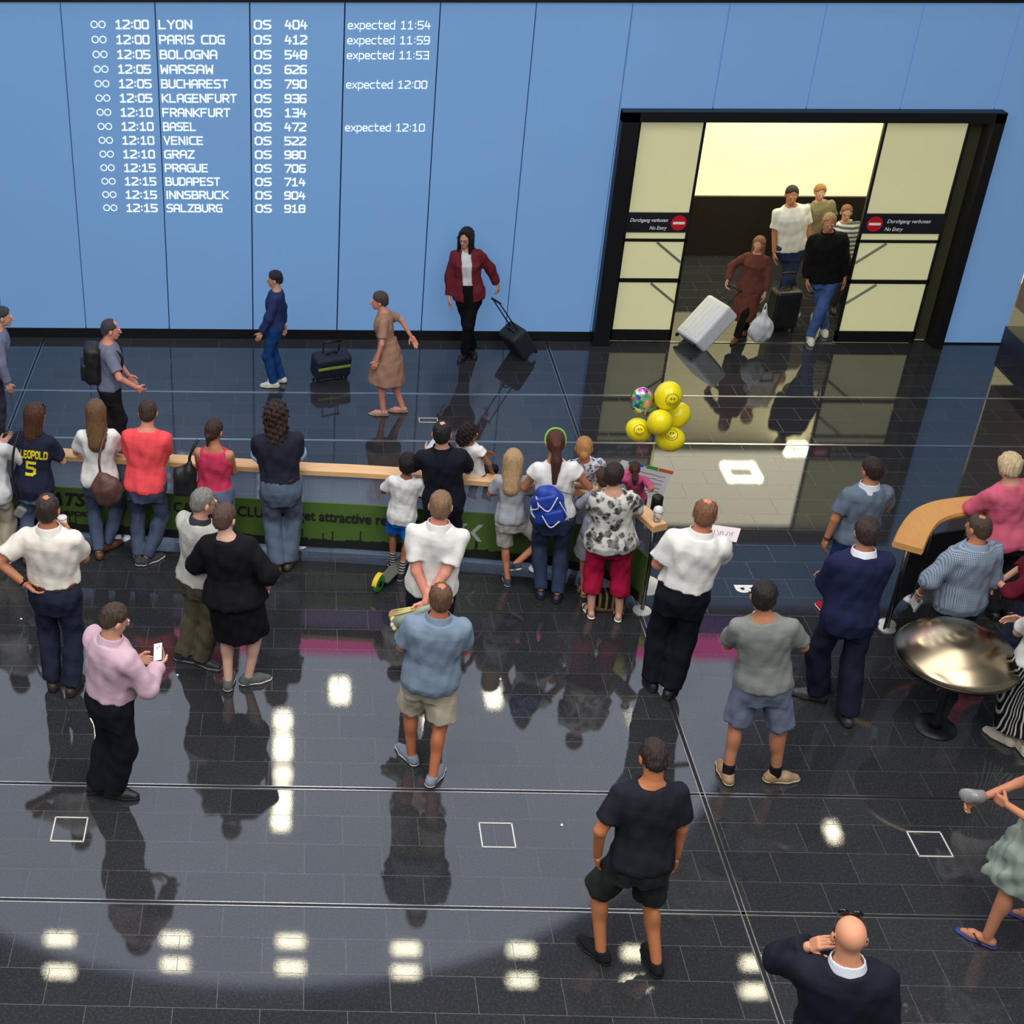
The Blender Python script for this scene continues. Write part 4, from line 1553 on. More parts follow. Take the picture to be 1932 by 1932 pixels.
    return dict(parts=PT, root=root, s=s, G=G, W=W, TW=lambda q: W(tw(q)), HD=lambda q: W(hd(q)), R=Rf, T=Rf @ T, J=J, prof=prof, tw=tw,
                hand={i: (W(hands[i][4]), Rf @ hands[i][1], Rf @ hands[i][2], Rf @ hands[i][3], W(hands[i][0])) for i in hands})


def tee(rgb, **k):
    return dict(dict(kind='tshirt', mat=rgb if not isinstance(rgb, tuple) else cloth(rgb)), **k)


def pants(rgb, kind='trousers', **k):
    return dict(kind=kind, mat=rgb if not isinstance(rgb, tuple) else cloth(rgb), **k)


WHT = (226, 224, 220)
white_sole = mat('sole_white', (225, 222, 214), .6)
black_sole = mat('sole_black', (22, 22, 24), .6)


def leather(rgb):
    return mat('leather_%d_%d_%d' % rgb, rgb, .45, var=.2, scale=20, bump=.2, bscale=60)

# ------------------------------------------------------------------ the people, from the lower left of the hall to the door
RAILG = 'people leaning on the long barrier'
MIDG = 'people standing back from the barrier'
RIGHTG = 'people at the right hand barrier'
WALKG = 'travellers walking along the glass wall'
DOORG = 'travellers coming through the door'
jean = lambda c: denim(c)

# --- along the barrier
pA = person('person at left edge in light hooded top and beige trousers checking a phone', (-22, 778), ((-16, 1052, 0), (8, 1056, -10)), face=-15, h=1.66, stoop=.03, sex='f',
            hair=('long', (34, 24, 22), {'len': .16}), top=tee((206, 206, 208), name='hooded_top', sleeve='roll', hem=.80, ease=.022, flare=.03), bottom=pants((176, 166, 146), wide=.012),
            shoes=('sneaker', cloth((120, 124, 128)), white_sole), arms=('phone', ((.20, .40, 1.20), (1, -.6, -.7), (0, -.6, .8), .7)), group=RAILG)
pB = person('woman in navy jersey with yellow lettering and number five, leaning on the rail', (66, 765), ((52, 1046, 8), (78, 1046, -8)), face=-4, h=1.70, stoop=.05, sex='f', build=1.06, head_yaw=-28,
            hair=('long', (74, 44, 30), {'len': .17, 't': .022}), glasses='top', top=tee((34, 38, 58), name='jersey', hem=.80, ease=.020, flare=.02), bottom=pants(jean((104, 118, 150))),
            shoes=('shoe', leather((60, 60, 64)), black_sole), arms=('railwide', 'railwide'), group=RAILG)
pC = person('woman with long brown hair in white T-shirt and jeans carrying a brown hobo bag', (180, 757), ((186, 1036, 6), (209, 1024, -55)), face=6, h=1.70, stoop=.05, sex='f', head_yaw=-6,
            hair=('long', (108, 80, 54), {'len': .30, 't': .018}), top=tee((228, 227, 224), hem=.86, ease=.016), bottom=pants(jean((78, 90, 116))), shoes=('shoe', leather((104, 66, 48)), black_sole),
            arms=('rail', 'rail'), group=RAILG)
pD = person('man in bright red T-shirt and jeans leaning on the rail', (278, 757), ((262, 1046, 6), (286, 1050, -50)), face=0, h=1.76, stoop=.06, build=1.06, head_pitch=14,
            hair=('short', (62, 46, 38)), skin='pink', top=tee((240, 84, 90), hem=.86, ease=.016), bottom=pants(jean((74, 86, 110))), shoes=('sneaker', cloth((66, 68, 74)), white_sole), arms=('fold', 'fold'), group=RAILG)
pE = person('woman in raspberry tank top with hair clasp, black shoulder bag at the rail', (404, 793), ((394, 1058, 6), (420, 1058, -6)), face=-8, h=1.66, stoop=.06, sex='f', build=1.08, skin='tan', head_yaw=-20,
            hair=('tail', (58, 40, 34)), top=tee((200, 58, 92), name='tank_top', sleeve='none', hem=.82, ease=.014, deep=.035), bottom=pants(jean((92, 102, 126))), shoes=('shoe', leather((50, 46, 48)), black_sole),
            arms=('fold', 'fold'), group=RAILG)
pF = person('man with long dark curls in dark polo with light blue sleeve trim and jeans', (521, 762), ((522, 1062, 4), (547, 1056, -20)), face=2, h=1.78, stoop=.04, build=1.05, skin='tan',
            hair=('curly', (50, 34, 28), {'len': .20, 't': .028, 'wr': .012, 'ws': 2.7}), glasses='top', top=tee((38, 40, 54), name='polo_shirt', hem=1.01, ease=.020, flare=.0, cuff=cloth((150, 196, 232)), collar=cloth((38, 40, 54))),
            bottom=pants(jean((88, 102, 122)), wide=.014, belt=leather((30, 26, 26))), shoes=('shoe', leather((84, 74, 58)), black_sole), arms=('fold', 'fold'), group=RAILG)
pG = person('small boy in white T-shirt and bright blue shorts standing on a kick scooter', (770, 858), ((740, 1060, 10), (759, 1078, -15)), face=-6, sex='c', hs=1.22, skin='dark', build=.92,
            hair=('short', (28, 22, 22), {'t': .018, 'wr': .006}), top=tee((224, 223, 222), hem=.80, ease=.022, flare=.02), bottom=pants((22, 104, 206), 'shorts', len=.80, wide=.012),
            shoes=('sneaker', cloth((40, 40, 46)), white_sole, patmat('striped_sock', 'bands', (30, 30, 34), (150, 148, 140), 190), .16), arms=('railwide', 'railwide'), group=RAILG)
pH = person('man in black shirt with thinning crown leaning on the rail beside the scooter boy', (835, 797), ((820, 1070, 6), (850, 1070, -6)), face=-6, h=1.74, stoop=.06, build=1.06, skin='mid',
            hair=('short', (26, 22, 22), {'bald': .8}), top=tee((26, 29, 40), name='shirt', hem=.88, ease=.018, collar=cloth((24, 27, 38))), bottom=pants((34, 38, 54)), shoes=('shoe', leather((28, 26, 26)), black_sole),
            arms=(((-.16, .30, 1.20), (-1, -.5, -.7), (0, -.4, .9), .8), 'rail'), group=RAILG)
rail_pt = rsm[int(np.argmin([np.linalg.norm(q_ - unp(888, 903, ZR)) for q_ in rsm]))]
fI = [proj(rail_pt + np.array(o_)) for o_ in ((.06, .20, -.25), (.20, .17, -.25))]
pI = person('toddler with dark curly hair in white top seated on the rail, facing right', (886, 803), ((fI[0][0], fI[0][1], 0), (fI[1][0], fI[1][1], 0)), face=-38, head_yaw=-30, h=1.08, stoop=-.44, hs=1.28, sex='c', skin='dark', build=.9, lift=(.66, .66), pel=(-.10, -.30),
            knee=((0, 1, .4), (0, 1, .4)), hair=('curly', (34, 26, 24), {'len': .06, 't': .026, 'wr': .012, 'ws': 2.4}), top=tee((226, 225, 222), hem=.82, ease=.02, sleeve='capsl'), bottom=pants((30, 34, 50)), shoes=('shoe', leather((26, 28, 36)), black_sole),
            arms=('fold', ((.24, .10, .90), (1, -.4, -.1), (0, 0, -1), .3)), group=RAILG, eyes=True)
pJ = person('child with long blond hair in grey T-shirt and pale shorts, one foot lifted', (970, 850), ((957, 1087, 4), (970, 1060, 24)), face=-6, sex='f', hs=1.16, build=.95, lift=(0, .20), knee=(None, (1, .35, .3)), h=1.38,
            hair=('long', (184, 152, 112), {'len': .27, 't': .016}), top=tee((158, 162, 170), hem=.86, ease=.02), bottom=pants((190, 186, 178), 'shorts', len=.96, wide=.008), shoes=('sneaker', cloth((62, 68, 78)), white_sole),
            arms=('railwide', 'railwide'), group=RAILG, skin='tan')
pK = person('woman with long auburn ponytail and green hairband in white top wearing a blue backpack', (1050, 815), ((1018, 1108, 4), (1052, 1116, -10)), face=-4, sex='f', h=1.72, stoop=.04, build=1.04, skin='tan',
            hair=('pony', (80, 44, 36), {'len': .34, 'side': .01, 'band': 1}), top=tee((226, 226, 224), sleeve='capsl', hem=.92, ease=.014), bottom=pants(jean((50, 62, 88))), shoes=('shoe', leather((30, 36, 56)), black_sole),
            arms=('railwide', ((.22, .26, 1.08), (1, -.5, -.6), (0, 0, -1), .5)), group=RAILG)
pL = person('child with blond bun in blue flowered top standing beyond the rail', (1104, 826), ((1090, 1040, 6), (1110, 1040, -6)), face=-6, sex='f', h=1.42, hs=1.14, build=.94, skin='tan',
            hair=('bun', (176, 128, 80), {'bz': -.045}), top=tee(patmat('flower_print', 'blotch', (212, 216, 226), (44, 52, 96), 30), sleeve='capsl', hem=.84, ease=.016), bottom=pants((190, 196, 190), 'skirt', skirt=(.55, .21, .19)),
            shoes=('sandal', leather((150, 120, 90)), leather((90, 70, 54))), arms=('railwide', 'railwide'), group=RAILG)
pM = person('girl in plain grey dress half hidden behind the woman in crimson trousers', (1142, 884), ((1099, 1108, 4), (1122, 1104, -6)), face=0, sex='f', h=1.34, hs=1.14, build=.95, skin='tan',
            hair=('short', (70, 50, 40)), top=tee((164, 168, 182), kind='dress', name='dress', sleeve='short', hem=.86, ease=.014, skirt=(.52, .215, .20)), shoes=('sandal', leather((44, 44, 52)), leather((150, 132, 112))),
            arms=('railwide', 'railwide'), group=RAILG)
pN = person('woman in black and white blotched top and crimson cropped trousers', (1161, 877), ((1112, 1146, 12), (1168, 1152, -8)), face=-6, sex='f', build=1.24, belly=.02, head_yaw=-18,
            hair=('short', (46, 34, 30), {'t': .018, 'line': -.028}), top=tee(patmat('blotch_print', 'blotch', (206, 204, 198), (52, 52, 52), 14), name='blouse', sleeve='short', hem=.82, ease=.024, flare=.03, neck=.07, deep=.03),
            bottom=pants((176, 26, 66), 'capri', len=.55, wide=.018), shoes=('sandal', leather((40, 38, 44)), mat('sole_white', (225, 222, 214), .6)), arms=('fold', 'railwide'), group=RAILG)
pO = person('girl with brown ponytail in pink top holding up the white poster', (1199, 872), ((1184, 1012, 0), (1206, 1014, -10)), face=-14, sex='f', hs=1.08, build=.95, skin='tan', head_yaw=6,
            hair=('pony', (74, 46, 36), {'len': .22, 'side': .015}), top=tee((198, 84, 128), sleeve='long', hem=.86, ease=.016), bottom=pants(jean((60, 66, 92))), shoes=('sneaker', cloth((190, 120, 140)), white_sole),
            arms=(((-.10, .34, 1.22), (-1, -.5, -.7), (0, -.5, .8), .5), ((.02, 1250, 946, .98), (1, -.5, -.6), (-.6, .6, 0), .8)), group=RAILG)

# --- second row
pP = person('man in cream polo shirt and dark jeans, one hand on his hip, holding a cup', (88, 935), ((99, 1278, 14), (141, 1288, -10)), face=-4, build=1.10, head_pitch=4,
            hair=('short', (54, 42, 36), {'bald': .75}), top=tee((232, 226, 216), name='polo_shirt', hem=1.01, ease=.022, collar=cloth((234, 230, 222)), flare=.0), bottom=pants(jean((40, 46, 66)), wide=.008, belt=leather((70, 44, 30))),
            shoes=('shoe', leather((60, 48, 40)), black_sole), arms=(((-.185, -.13, 1.05), (-1, -.05, .25), (1, .1, -.4), .5), ((.07, .30, 1.24), (.7, -.6, -.9), (-1, 0, 0), .9)), group=MIDG, skin='tan')
pQ = person('greying man with eyeglasses in pale sweatshirt with dark neck band and olive trousers', (384, 924), ((357, 1236, -60), (389, 1246, -78)), face=-38, head_yaw=-24, build=1.02, glasses='face',
            hair=('short', (126, 122, 118)), top=tee((186, 186, 180), name='sweatshirt', sleeve='roll', hem=.90, ease=.024, collar=cloth((58, 60, 62))), bottom=pants((92, 86, 70), wide=.012), shoes=('shoe', leather((46, 48, 54)), mat('sole_grey', (150, 150, 146), .6)),
            arms=(((-.05, .33, 1.0), (-1, -.5, -.5), (0, 0, 1), .5), ((.10, .26, 1.12), (1, -.5, -.6), (-1, 0, 0), .5)), group=MIDG, eyes=True)
pR = person('short haired person in loose black dress and grey sneakers', (424, 953), ((432, 1278, 6), (480, 1277, -62)), face=-10, sex='f', build=1.16, skin='pale', head_yaw=-16,
            hair=('short', (86, 66, 56), {'t': .012}), top=tee((22, 22, 26), kind='dress', name='dress', sleeve='roll', hem=.86, ease=.034, skirt=(.50, .235, .20), flare=.05, neck=.066), shoes=('sneaker', cloth((92, 98, 96)), white_sole),
            arms=(((-.14, .22, 1.08), (-1, -.7, -.2), (0, -1, 0), .5), ((.26, .06, .93), (1, -.8, 0), (-1, 0, 0), .4)), group=MIDG)
pS = person('man in lilac shirt and black trousers looking down at his phone', (215, 1143), ((196, 1482, -38), (226, 1492, -56)), face=-42, build=1.10, belly=.05, head_yaw=-18, head_pitch=24,
            hair=('short', (66, 50, 42)), skin='mid', top=tee((202, 170, 184), name='shirt', sleeve='long', hem=1.01, ease=.028, collar=cloth((206, 176, 190)), flare=.0), bottom=pants((26, 28, 36), wide=.018, belt=leather((20, 20, 22))),
            shoes=('shoe', leather((34, 34, 38)), black_sole), arms=(((-.04, .28, 1.12), (-1, -.4, -.8), (1, 0, .3), .6), ((.02, 296, 1258, 1.16), (1, -.5, -.9), (0, -.55, .83), .9)), group=MIDG, eyes=True)
pT = person('man in white polo shirt holding flowers with his hands behind his back', (833, 929), ((776, 1268, 10), (822, 1276, -8)), face=-8, build=1.06, skin='pink', head_pitch=4,
            hair=('short', (132, 102, 78)), top=tee((228, 226, 222), name='polo_shirt', hem=.88, ease=.018, collar=cloth((230, 228, 224)), sleeve='short'), bottom=pants((30, 32, 42)), shoes=('shoe', leather((28, 28, 30)), white_sole),
            arms=(((.0, -.205, .90), (-1, -.2, 0), (0, -1, 0), .5), ((-.06, -.25, .86), (1, -.2, 0), (0, -1, 0), .8)), group=MIDG, armr=1.06)
pU = person('man in grey blue shirt, pale shorts and slip on shoes with thinning crown', (833, 1104), ((769, 1418, 32), (822, 1458, -28)), face=-2, build=1.16, belly=.03, skin=(196, 120, 84),
            hair=('short', (98, 72, 54), {'bald': 1.25}), top=tee((124, 142, 162), name='shirt', hem=.84, ease=.026, collar=cloth((124, 142, 162)), flare=.01), bottom=pants((188, 178, 158), 'shorts', len=.86, wide=.014),
            shoes=('shoe', cloth((126, 136, 152)), white_sole), arms=(((-.12, .27, 1.05), (-.7, -.9, -.4), (1, 0, 0), .5), ((.12, .28, 1.04), (.7, -.9, -.4), (-1, 0, 0), .5)), group=MIDG)
pV = person('man in white short sleeved shirt and black trousers holding a paper sign', (1335, 944), ((1228, 1278, 8), (1268, 1294, -22)), face=-8, build=1.08, belly=.02, skin=(206, 134, 104), head_yaw=-10,
            hair=('short', (122, 84, 60), {'bald': 1.25, 'recede': 1.2}), top=tee((232, 230, 226), name='shirt', hem=1.01, ease=.028, collar=cloth((234, 232, 228)), flare=.0), bottom=pants((22, 24, 32), wide=.016, belt=leather((18, 18, 20))),
            shoes=('shoe', leather((28, 30, 38)), black_sole), arms=(((-.12, .24, 1.06), (-.7, -.9, -.4), (1, 0, 0), .5), ((.13, .38, 1.22), (.7, -.7, -.9), (0, -.5, .8), .8)), group=MIDG)
pW = person('man in grey T-shirt, blue grey shorts and tan sneakers looking at a phone', (1446, 1100), ((1369, 1452, 12), (1474, 1462, -76)), face=-10, build=1.04, skin='tan', head_yaw=-4, pel=None, h=1.80,
            hair=('short', (34, 28, 28), {'t': .014}), top=tee((126, 130, 126), hem=.88, ease=.020), bottom=pants((112, 120, 142), 'shorts', len=.92, wide=.012), shoes=('sneaker', leather((164, 134, 100)), mat('sole_cream', (216, 200, 168), .6), cloth((28, 28, 32)), .07),
            arms=(((-.06, .30, 1.16), (-1, -.6, -.6), (1, -.2, .3), .5), ((.02, 1462, 1184, 1.26), (1, -.7, -.6), (0, -.6, .8), .8)), group=MIDG)
pX = person('man in black T-shirt, dark shorts and black shoes walking across the lower floor', (1238, 1402), ((1122, 1786, 32), (1232, 1806, 4)), face=4, build=1.06, skin=(192, 122, 80), head_pitch=28, h=1.80, stoop=.05,
            hair=('short', (46, 36, 34)), top=tee((32, 34, 42), hem=.86, ease=.020, neck=.066), bottom=pants((44, 46, 46), 'shorts', len=.90, wide=.014), shoes=('sneaker', cloth((30, 30, 34)), black_sole),
            arms=(((-.26, .05, .90), (-1, -.7, 0), (1, 0, 0), .4), ((.25, .06, .86), (1, -.7, 0), (-1, 0, 0), .4)), group=MIDG)
pY = person('bald man in dark suit jacket with sunglasses on his head, hand raised to his ear', (1612, 1738), ((1500, 2150, 0), (1560, 2160, -8)), face=-10, h=1.82, build=1.10, skin=(214, 150, 116), hv=.006, vox=.011,
            hair=None, glasses='top', top=tee((28, 31, 42), name='suit_jacket', sleeve='long', hem=.78, ease=.034, collar=cloth((214, 220, 228)), neck=.062), bottom=pants((30, 32, 42), wide=.016), shoes=('shoe', leather((24, 22, 22)), black_sole),
            arms=(((-.165, .11, 1.445), (-.6, .3, -1), (1, 0, .1), .5), 'down'), head_pitch=6, group=MIDG)

# --- around the right hand barrier
pZ = person('man in grey polo shirt with white collar and red sneakers', (1649, 866), ((1562, 1146, 20), (1602, 1150, -10)), face=4, build=1.08, skin='tan', head_yaw=14,
            hair=('short', (44, 28, 28), {'t': .014}), top=tee((98, 112, 128), name='polo_shirt', hem=.88, ease=.022, collar=cloth((206, 214, 222))), bottom=pants(jean((36, 56, 104))), shoes=('sneaker', cloth((206, 28, 44)), white_sole),
            arms=(((-.27, .02, .86), (-1, -.7, 0), (1, 0, 0), .4), ((.10, .27, 1.12), (1, -.7, -.3), (-1, 0, 0), .5)), group=RIGHTG)
qA = person('man in navy suit with white shirt collar standing legs apart', (1640, 980), ((1531, 1306, 70), (1594, 1344, 0)), face=0, build=1.08, skin=(180, 124, 96), h=1.82,
            hair=('short', (54, 42, 38), {'t': .013}), top=tee((32, 38, 68), name='suit_jacket', sleeve='long', hem=.78, ease=.032, collar=cloth((226, 228, 234)), neck=.060), bottom=pants((28, 32, 50), wide=.016), shoes=('shoe', leather((60, 58, 60)), black_sole),
            arms=('fold', 'fold'), group=RIGHTG)
qB = person('man in small checked grey shirt with rolled sleeves holding folded papers', (1852, 974), ((1745, 1268, 30), (1795, 1280, -10)), face=12, build=1.18, belly=.03, skin='tan', head_yaw=12,
            hair=('short', (72, 58, 46), {'bald': .9}), top=tee(patmat('small_check', 'check', (150, 166, 186), (84, 88, 98), 420), name='shirt', sleeve='roll', hem=.82, ease=.030, collar=cloth((142, 156, 176))), bottom=pants((40, 42, 50), wide=.014),
            shoes=('shoe', leather((92, 56, 40)), black_sole), arms=(((-.30, .12, .92), (-1, -.5, 0), (1, 0, 0), .6), ((.22, -.02, .86), (1, -.8, 0), (-1, 0, 0), .4)), group=RIGHTG)
qC = person('blond person in rose pink blazer leaning on the curved rail', (1910, 858), ((1868, 1148, 4), (1900, 1150, -6)), face=6, h=1.70, stoop=.05, sex='f', build=1.14, skin='mid',
            hair=('short', (214, 190, 150), {'t': .020, 'line': -.03, 'wr': .007}), top=tee((208, 98, 124), name='blazer', sleeve='long', hem=.84, ease=.030, flare=.03), bottom=pants((34, 34, 40)), shoes=('shoe', leather((30, 28, 30)), black_sole),
            arms=(((-.20, .36, 1.05), (-1, -.4, -.4), (0, 0, -1), .4), 'fold'), group=RIGHTG)
qD = person('person in maroon top and jeans at the right edge holding a bright phone', (1972, 1000), ((1882, 1262, 0), (1925, 1262, 0)), face=62, sex='f', h=1.64, skin='mid', head_pitch=20,
            hair=('long', (50, 32, 28), {'len': .2}), top=tee((96, 24, 40), sleeve='roll', hem=.90, ease=.016), bottom=pants(jean((54, 66, 88))), shoes=('sandal', leather((180, 136, 112)), leather((150, 110, 90))),
            arms=(((-.08, .36, 1.20), (-1, -.5, -.8), (0, -.5, .85), .8), 'fold'), group=RIGHTG, eyes=True)
qE = person('woman at right edge in white top and black and white striped wide trousers', (2010, 1092), ((1889, 1384, 30), (1930, 1402, -6)), face=6, sex='f', h=1.68, build=1.06, skin='mid',
            hair=('long', (84, 60, 44), {'len': .2}), top=tee((216, 214, 208), hem=.92, ease=.018, sleeve='short'), bottom=pants(patmat('stripe_print', 'stripe', (28, 28, 34), (206, 204, 196), 260), wide=.03, up=.08, name='wide_trousers'),
            shoes=('sneaker', cloth((206, 200, 184)), mat('sole_cream', (216, 200, 168), .6)), arms=('fold', 'fold'), group=RIGHTG)
qF = person('woman in sage green skirt and blue flip flops stepping in from the right edge', (2032, 1400), ((1848, 1762, -25), (1948, 1722, -10)), face=78, sex='f', h=1.70, build=1.02, skin='tan', head_pitch=10,
            hair=('long', (70, 48, 36), {'len': .2}), top=tee((150, 158, 150), hem=.92, ease=.014, sleeve='none'), bottom=pants((140, 152, 142), 'skirt', skirt=(.50, .24, .24), wr=.012), shoes=('flip_flop', mat('thong_dark', (50, 40, 36), .6), mat('flipflop_blue', (34, 58, 132), .6)),
            arms=('fold', ((.13, .38, 1.05), (1, -.5, -.7), (-1, 0, 0), .8)), group=RIGHTG)

# --- walking along the glass wall
wA = person('woman in maroon jacket over white T-shirt pulling a dark trolley bag', (880, 432), ((874, 670, -20), (892, 662, 15)), face=172, head_yaw=-18, sex='f', skin='mid', eyes=True, glasses='face', hv=.007,
            hair=('long', (30, 22, 24), {'len': .30, 'front': 1}), top=tee((222, 222, 228), hem=.88, ease=.008, flare=.0, over=dict(name='jacket', mat=cloth((112, 42, 52)), hem=.80)), bottom=pants((18, 18, 24)), shoes=('shoe', leather((24, 22, 24)), black_sole),
            arms=(((.02, 944, 546, .86), (-1, -.6, 0), (1, 0, 0), .8), ((.25, .02, .84), (1, -.9, 0), (-1, 0, 0), .4)), group=WALKG)
wB = person('walker in dark blue top, blue jeans and white sneakers passing the glass wall', (518, 512), ((510, 722, 0), (524, 712, 0)), face=84, skin='mid', hmin=1.3, build=.92, hair=('short', (34, 36, 44), {'t': .014}),
            top=tee((44, 58, 104), hem=.86, sleeve='long', ease=.018), bottom=pants(jean((26, 66, 122))), shoes=('sneaker', cloth((214, 214, 208)), white_sole), arms=(((-.22, .16, .88), (-1, -.8, 0), (1, 0, 0), .4), ((.22, -.12, .86), (1, -.8, 0), (-1, 0, 0), .4)), group=WALKG, eyes=True)
wC = person('woman in tan dress and silver sandals walking in front of the glass wall', (716, 552), ((716, 774, 0), (752, 768, 0)), face=84, sex='f', skin='pink', hair=('short', (74, 62, 62), {'t': .016}),
            top=tee((168, 130, 110), kind='dress', name='dress', sleeve='short', hem=.86, ease=.016, skirt=(.48, .25, .25)), shoes=('sandal', leather((190, 186, 180)), leather((150, 146, 140))),
            arms=(((-.24, .14, .90), (-1, -.8, 0), (1, 0, 0), .4), ((.24, -.30, .98), (1, -.9, 0), (-1, 0, 0), .4)), group=WALKG, eyes=True)
wD = person('man in grey shirt and dark trousers with black backpack walking right', (208, 604), ((196, 856, 0), (232, 846, 0)), face=-80, skin='pink', hair=('short', (64, 62, 66), {'recede': .8}),
            top=tee((120, 124, 146), name='shirt', hem=.92, ease=.02, sleeve='short'), bottom=pants((34, 32, 34), wide=.014), shoes=('shoe', leather((26, 26, 28)), black_sole), arms=(((-.22, .22, .94), (-1, -.7, -.2), (1, 0, 0), .5), ((.22, .28, 1.0), (1, -.7, -.3), (-1, 0, 0), .5)), group=WALKG, eyes=True)
wE = person('walker in pale grey top half cut off by the left edge, near the glass wall', (4, 580), ((-22, 826, 0), (8, 814, 0)), face=-82, skin='mid', hair=('short', (52, 62, 66)),
            top=tee((118, 124, 150), hem=.88, sleeve='long', ease=.02), bottom=pants((66, 62, 76)), shoes=('shoe', leather((40, 40, 44)), black_sole), arms=('down', ((.24, .18, .88), (1, -.8, 0), (-1, 0, 0), .4)), group=WALKG, eyes=True)

# --- coming out of the door
dA = person('woman in long striped coat with black hood pulling a white suitcase', (1434, 448), ((1388, 638, -8), (1406, 622, 8)), face=150, sex='f', skin='mid', eyes=True, hair=('long', (150, 98, 60), {'len': .30}),
            top=tee(patmat('coat_stripe', 'stripe', (92, 66, 46), (120, 48, 58), 130), kind='coat', name='coat', sleeve='long', hem=.86, ease=.022, skirt=(.34, .19, .17)), bottom=pants((30, 24, 22)), shoes=('shoe', leather((110, 66, 48)), black_sole),
            arms=(((-.26, .04, .88), (-1, -.8, 0), (1, 0, 0), .4), ((.34, .14, .98), (1, -.7, -.1), (-1, 0, 0), .8)), group=DOORG)
dB = person('dark haired man in white T-shirt and blue jeans walking through the open door', (1497, 352), ((1470, 585, 0), (1496, 570, 0)), face=176, skin='tan', build=1.06, eyes=True, hmax=1.92, hair=('short', (40, 32, 26)),
            top=tee((222, 222, 218), hem=.86, ease=.02), bottom=pants(jean((44, 56, 86))), shoes=('sneaker', cloth((210, 150, 140)), white_sole), arms=('down', 'down'), group=DOORG)
dC = person('fair haired man in black jacket and jeans leaving the door', (1568, 404), ((1530, 638, 0), (1556, 622, 0)), face=170, skin=(188, 130, 96), build=1.10, eyes=True, hair=('short', (176, 140, 96)),
            top=tee((20, 18, 20), name='jacket', sleeve='long', hem=.82, ease=.03, collar=cloth((22, 20, 22))), bottom=pants(jean((70, 96, 150))), shoes=('sneaker', cloth((206, 206, 206)), white_sole), arms=('down', 'down'), group=DOORG)
dD = person('person with ginger hair in olive top behind the white T-shirt man', (1550, 350), ((1530, 540, 0), (1548, 532, 0)), face=178, skin='mid', eyes=True, hair=('short', (170, 120, 60), {'t': .018}),
            top=tee((130, 122, 92), hem=.86, sleeve='short', ease=.02), bottom=pants((50, 52, 62)), shoes=('shoe', leather((50, 44, 40)), black_sole), arms=('down', 'down'), group=DOORG)
dE = person('person in eyeglasses and grey striped top at the right side of the door', (1600, 388), ((1572, 580, 0), (1592, 572, 0)), face=172, skin='mid', eyes=True, glasses='face', hair=('short', (132, 92, 60)),
            top=tee(patmat('grey_bands', 'bands', (206, 208, 210), (92, 96, 104), 90), hem=.86, ease=.02), bottom=pants((60, 62, 72)), shoes=('shoe', leather((44, 40, 40)), black_sole), arms=('down', 'down'), group=DOORG)
for l_ in LOG:
    pass

# ================================================================== THINGS CARRIED, WORN OR STANDING ABOUT
from mathutils.bvhtree import BVHTree


def printed(ctx, quads, z, x0, m, name, off=.004):
    """lay lettering on the back of a garment"""
    o = ctx['parts']['top']
    bv = BVHTree.FromPolygons([v.co[:] for v in o.data.vertices], [tuple(p.vertices) for p in o.data.polygons])
    V, F = [], []
    for q in quads:
        k = len(V)
        for a, b in q:
            w = ctx['tw']((x0 + a, -.5, z + b))
            d = ctx['tw']((x0 + a, 0, z + b)) - w
            d = nrm(d)
            hit = bv.ray_cast(Vector(w), Vector(d))
            p = np.array(hit[0]) if hit[0] is not None else w + d * .36
            V += [p - d * (off + .003), p - d * .0005]
        F += [(k, k + 2, k + 4, k + 6), (k + 1, k + 7, k + 5, k + 3)] + [(k + 2 * i, k + 2 * i + 1, k + 2 * ((i + 1) % 4) + 1, k + 2 * ((i + 1) % 4)) for i in range(4)]
    mesh_obj(name, (V, F), m, o)


jy = mat('jersey_yellow', (232, 212, 42), .7)
q, L = strokes('LEOPOLD', .070, .25, th=1.5, gap=1.9, sub=4)
for quad in q:          # gentle arc across the shoulders
    quad[:, 1] -= 1.1 * (quad[:, 0] - L / 2) ** 2
printed(pB, q, 1.255, -L / 2 + .02, jy, 'jersey_lettering')
q, L = strokes('5', .125, .075, th=1.3, sub=4)
printed(pB, q, 1.075, -L / 2, jy, 'jersey_number')


def sdf_thing(name, label, cat, ops, m, h=.01, group=None, wr=0):
    V, F = sdf(ops, h, wr)
    o = mesh_obj(name, (V, F), m, None, True, (V[:, 0].mean(), V[:, 1].mean(), V[:, 2].min()))
    return tag(o, label, cat, group)


def phone(ctx, side, label, screen, up=None, off=(0, 0, 0), case=(24, 24, 28)):
    c, d, n, l, w = ctx['hand'][side]
    n = nrm(n if up is None else up)
    d2 = nrm(d - n * (n @ d))
    R = np.stack([np.cross(d2, n), d2, n], 1)
    c = c + d2 * .045 + n * .012 + np.asarray(off)
    t = Thing('phone', label, 'phone', c)
    t.part('case', box(c, (.074, .150, .009), R, .003), mat('phone_case_%d' % case[0], case, .35))
    t.part('screen', box(c + n * .0052, (.066, .136, .002), R), screen)
    return t


scr = mat('screen_pale', (196, 214, 240), .2, var=.05, emit=.55)
scr2 = mat('screen_grey', (150, 160, 180), .2, var=.2, emit=.25)
phone(pA, 1, 'phone with pale blue screen held at the left edge above the rail', scr)
phone(pH, 0, 'white phone held up beside the man in black shirt', scr2, up=(-.3, -.6, .74), case=(222, 214, 222))
phone(pS, 1, 'phone in the raised hand of the man in lilac shirt', scr, up=(-.35, -.45, .8))
phone(pW, 1, 'phone glowing in front of the man in grey T-shirt', scr)
phone(qD, 0, 'bright white phone held up at the right edge', mat('screen_white', (236, 240, 246), .2, var=0, emit=.7), up=(-.3, -.7, .65), off=(0, 0, .02))

